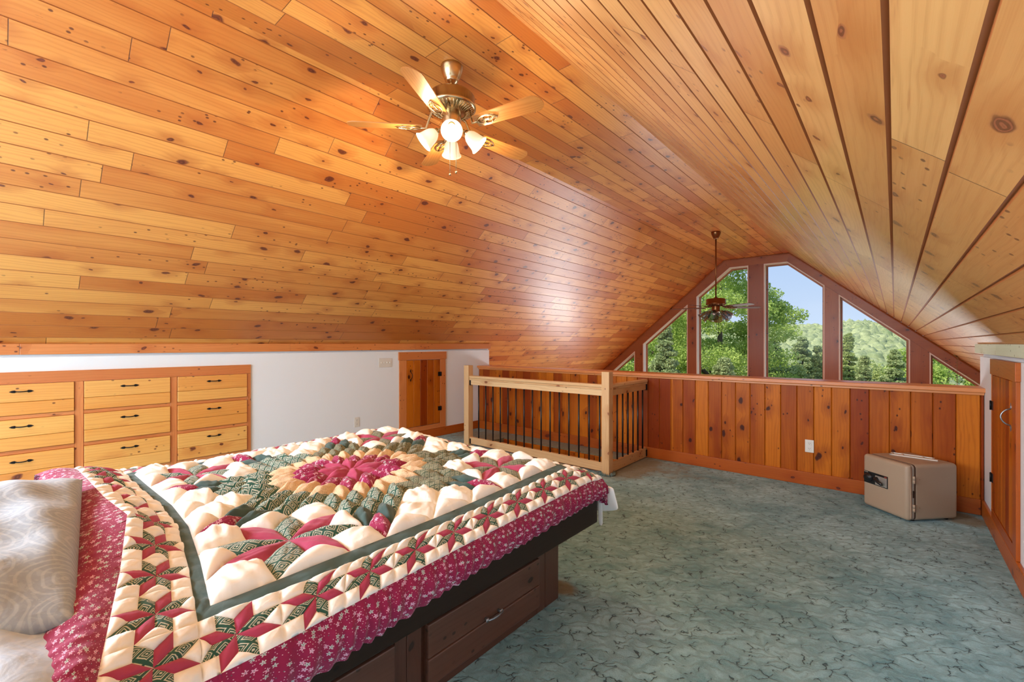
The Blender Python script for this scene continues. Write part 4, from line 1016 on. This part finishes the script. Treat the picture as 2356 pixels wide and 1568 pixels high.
def tree(name, kind, x, y, zb, H, Wd, label, seed, nl=260, size=.11, mat='maple', trunk=True):
    r_ = np.random.default_rng(seed); root = thing(name, label, 'tree', (x, y, zb), group='trees outside the gable windows')
    if kind == 'broad':
        n = 110; an = r_.uniform(0, 6.28, n); rr = Wd / 2 * r_.uniform(0, 1, n) ** .5; cen = np.stack([rr * np.cos(an), rr * np.sin(an), H * r_.uniform(.3, .98, n)], -1)
        rad = r_.uniform(.09, .15, n) * Wd; V, F = leaf_cloud(cen, rad, nl, size, r_, .55)
    elif kind == 'round':
        n = 70; cc = r_.normal(size=(n, 3)); cc /= np.linalg.norm(cc, axis=1, keepdims=True); cc *= r_.uniform(.35, 1, n)[:, None] ** .6
        cen = cc * np.array([Wd / 2, Wd / 2, H * .36]) + np.array([0, 0, H * .62]); rad = r_.uniform(.10, .17, n) * Wd
        V, F = leaf_cloud(cen, rad, nl, size, r_, .7)
    else:
        n = 170; nl = int(nl * .42); q = r_.uniform(0, 1, n) ** .85; an = r_.uniform(0, 6.28, n); rr = (1 - q) * Wd / 2 * r_.uniform(.4, 1, n) + .05
        cen = np.stack([rr * np.cos(an), rr * np.sin(an), H * (.12 + .86 * q)], -1); rad = (.045 + .10 * (1 - q)) * Wd * r_.uniform(.6, 1.2, n)
        V, F = leaf_cloud(cen, rad, nl, size, r_, .5)
    mesh_np('crown', V, F, LM[mat], parent=root, smooth=False)
    b = MB(); b.tube([(0, 0, 0), (.1, 0, H * .3), (0, .1, H * .6), (.05, .05, H * .92)], [H * .022, H * .018, H * .010, .02], 10)
    for k in range(4 if kind == 'cone' else 9):
        a = r_.uniform(0, 6.28); h = H * r_.uniform(.3, .6); L = Wd * r_.uniform(.25, .42)
        b.tube([(0, 0, h), (L * .5 * math.cos(a), L * .5 * math.sin(a), h + L * .35), (L * math.cos(a), L * math.sin(a), h + L * .75)], [H * .009, H * .006, .02], 6)
    b.build('trunk', M['bark'], root); return root
fw = Vector((-math.sin(math.radians(40.69)), math.cos(math.radians(40.69)), 0)); rt = Vector((fw.y, -fw.x, 0))
def at(px, dist):
    """ground point of the sight line through photo column px"""
    v = fw * dist + rt * ((px - 1178) / 1024.2 * dist); return v.x, v.y
def topz(py, dist): return 1.4 + (790 - py) / 1024.2 * dist
def put(name, kind, px, dist, pytop, Wd, label, seed, zb=-7.0, **kw):
    x, y = at(px, dist); zt = topz(pytop, dist); return tree(name, kind, x, y, zb, zt - zb, Wd, label, seed, **kw)
GZ = -6.0
put('maple_tree', 'broad', 1655, 21, 560, 6.6, 'big leafy maple with its trunk behind the hanging fan', 1, GZ, nl=1050, size=.052, mat='maple')
put('maple_tree', 'round', 1500, 24, 690, 6.5, 'maple of yellow-green leaves left of the leftmost post', 2, GZ, nl=1000, size=.058, mat='maple')
put('pine_tree', 'cone', 1530, 17, 735, 3.6, 'dark bushy pine low in the second pane from the left', 3, GZ, nl=800, size=.045, mat='pine')
put('pine_tree', 'cone', 1665, 17, 815, 4.2, 'pine below the big maple, low in the pane behind the fan', 4, GZ, nl=800, size=.045, mat='pine')
put('pine_tree', 'cone', 1845, 26, 772, 5.0, 'tall dark pine in the middle of the tallest pane', 5, GZ, nl=900, size=.058, mat='pine')
put('birch_tree', 'round', 1790, 23, 822, 3.4, 'pale leafy tree low at the left of the tallest pane', 6, GZ, nl=600, size=.065, mat='birch')
put('birch_tree', 'cone', 1952, 22, 760, 2.8, 'slender pale green tree pointing up to the hilltop', 7, GZ, nl=700, size=.052, mat='birch')
put('pine_tree', 'cone', 2060, 21, 800, 3.8, 'feathery pine at the right of the hill view', 8, GZ, nl=800, size=.052, mat='pine')
put('birch_tree', 'round', 2010, 26, 835, 4.5, 'yellowing bushy tree between the slender tree and the pine', 9, GZ, nl=600, size=.065, mat='birch')
put('maple_tree', 'round', 2180, 24, 790, 6.5, 'green tree seen through the low triangular pane on the right', 10, GZ, nl=700, size=.075, mat='maple')
put('maple_tree', 'round', 1430, 22, 800, 6.0, 'green tree seen through the low triangular pane on the left', 11, GZ, nl=700, size=.075, mat='maple')
put('birch_tree', 'round', 1900, 30, 822, 4.5, 'rounded pale tree behind the second post from the right', 12, GZ, nl=260, size=.12, mat='birch')
put('birch_tree', 'round', 1835, 15.5, 838, 2.2, 'low yellow-green bush in front at the foot of the tallest pane', 13, GZ, nl=300, size=.06, mat='birch')
put('pine_tree', 'cone', 1882, 18.5, 790, 2.6, 'slim pine at the right edge of the tallest pane', 14, GZ, nl=420, size=.06, mat='pine')
put('pine_tree', 'cone', 1990, 16, 812, 2.2, 'short pine in the middle of the hill view', 15, GZ, nl=420, size=.06, mat='pine')
put('birch_tree', 'round', 2085, 29, 830, 4.0, 'pale bush at the far right of the hill view', 16, GZ, nl=320, size=.10, mat='birch')
put('pine_tree', 'cone', 1780, 31, 775, 5.0, 'pine tip beside the tallest post', 17, GZ, nl=380, size=.10, mat='pine')
# ground and hills
n = 90; gx = np.linspace(-420, 260, n); gy = np.linspace(13, 520, n); GX, GY = np.meshgrid(gx, gy, indexing='ij')
dist = GX * fw.x + GY * fw.y; lat = GX * rt.x + GY * rt.y; tt = lat / np.maximum(dist, 1)
def hill(d, t_):
    pxx = 1178 + t_ * 1024.2
    ridge = np.interp(pxx, [1300, 1600, 1760, 1900, 1990, 2060, 2100, 2250], [700, 735, 747, 745, 736, 752, 772, 800])
    zr_ = 1.4 + (790 - ridge) / 1024.2 * 330
    s = np.clip((d - 60) / 270, 0, 1); base = GZ - .02 + (zr_ - GZ - 8) * s ** 1.3
    return base - np.clip(d - 330, 0, None) * .12
Z = hill(dist, tt)
idx = np.arange(n * n).reshape(n, n); f = np.stack([idx[:-1, :-1], idx[1:, :-1], idx[1:, 1:], idx[:-1, 1:]], -1).reshape(-1, 4)
t = T('hill_grass', .9); t.set(Base_Color=t.mix(t.noise(t.obj(), .08, 5), (.16, .24, .06), (.40, .46, .18)))
o = mesh_np('hill', np.stack([GX, GY, Z], -1).reshape(-1, 3), f, t.m); tag(o, 'wooded hill rising to the skyline beyond the windows', 'hill', kind='structure')
# far forest: round crowns over the hillside, uncountable
bm = bmesh.new(); bmesh.ops.create_icosphere(bm, subdivisions=2, radius=1.0); iv = np.array([v.co[:] for v in bm.verts]); fi = np.array([[v.index for v in fc.verts] for fc in bm.faces]); bm.free()
r_ = np.random.default_rng(5); Nf = 9500; dd_ = 42 + 300 * r_.uniform(0, 1, Nf) ** .75; tt_ = r_.uniform(.15, 1.15, Nf)
xx = fw.x * dd_ + rt.x * tt_ * dd_; yy = fw.y * dd_ + rt.y * tt_ * dd_; zz = hill(dd_, tt_)
sc = r_.uniform(1.2, 2.2, Nf) * (0.6 + dd_ / 260); hs = r_.uniform(1.0, 1.6, Nf)
V = iv[None] * sc[:, None, None] * np.stack([np.ones(Nf), np.ones(Nf), hs], -1)[:, None, :] * (1 + .16 * r_.normal(size=(Nf, len(iv), 1)).clip(-1.5, 1.5)) + np.stack([xx, yy, zz + sc * .8], -1)[:, None, :]
F = fi[None] + (np.arange(Nf) * len(iv))[:, None, None]
o = mesh_np('forest', V.reshape(-1, 3), F.reshape(-1, 3), LM['far'], smooth=True); tag(o, 'sunlit forest canopy covering the distant hillside', 'forest', kind='stuff')
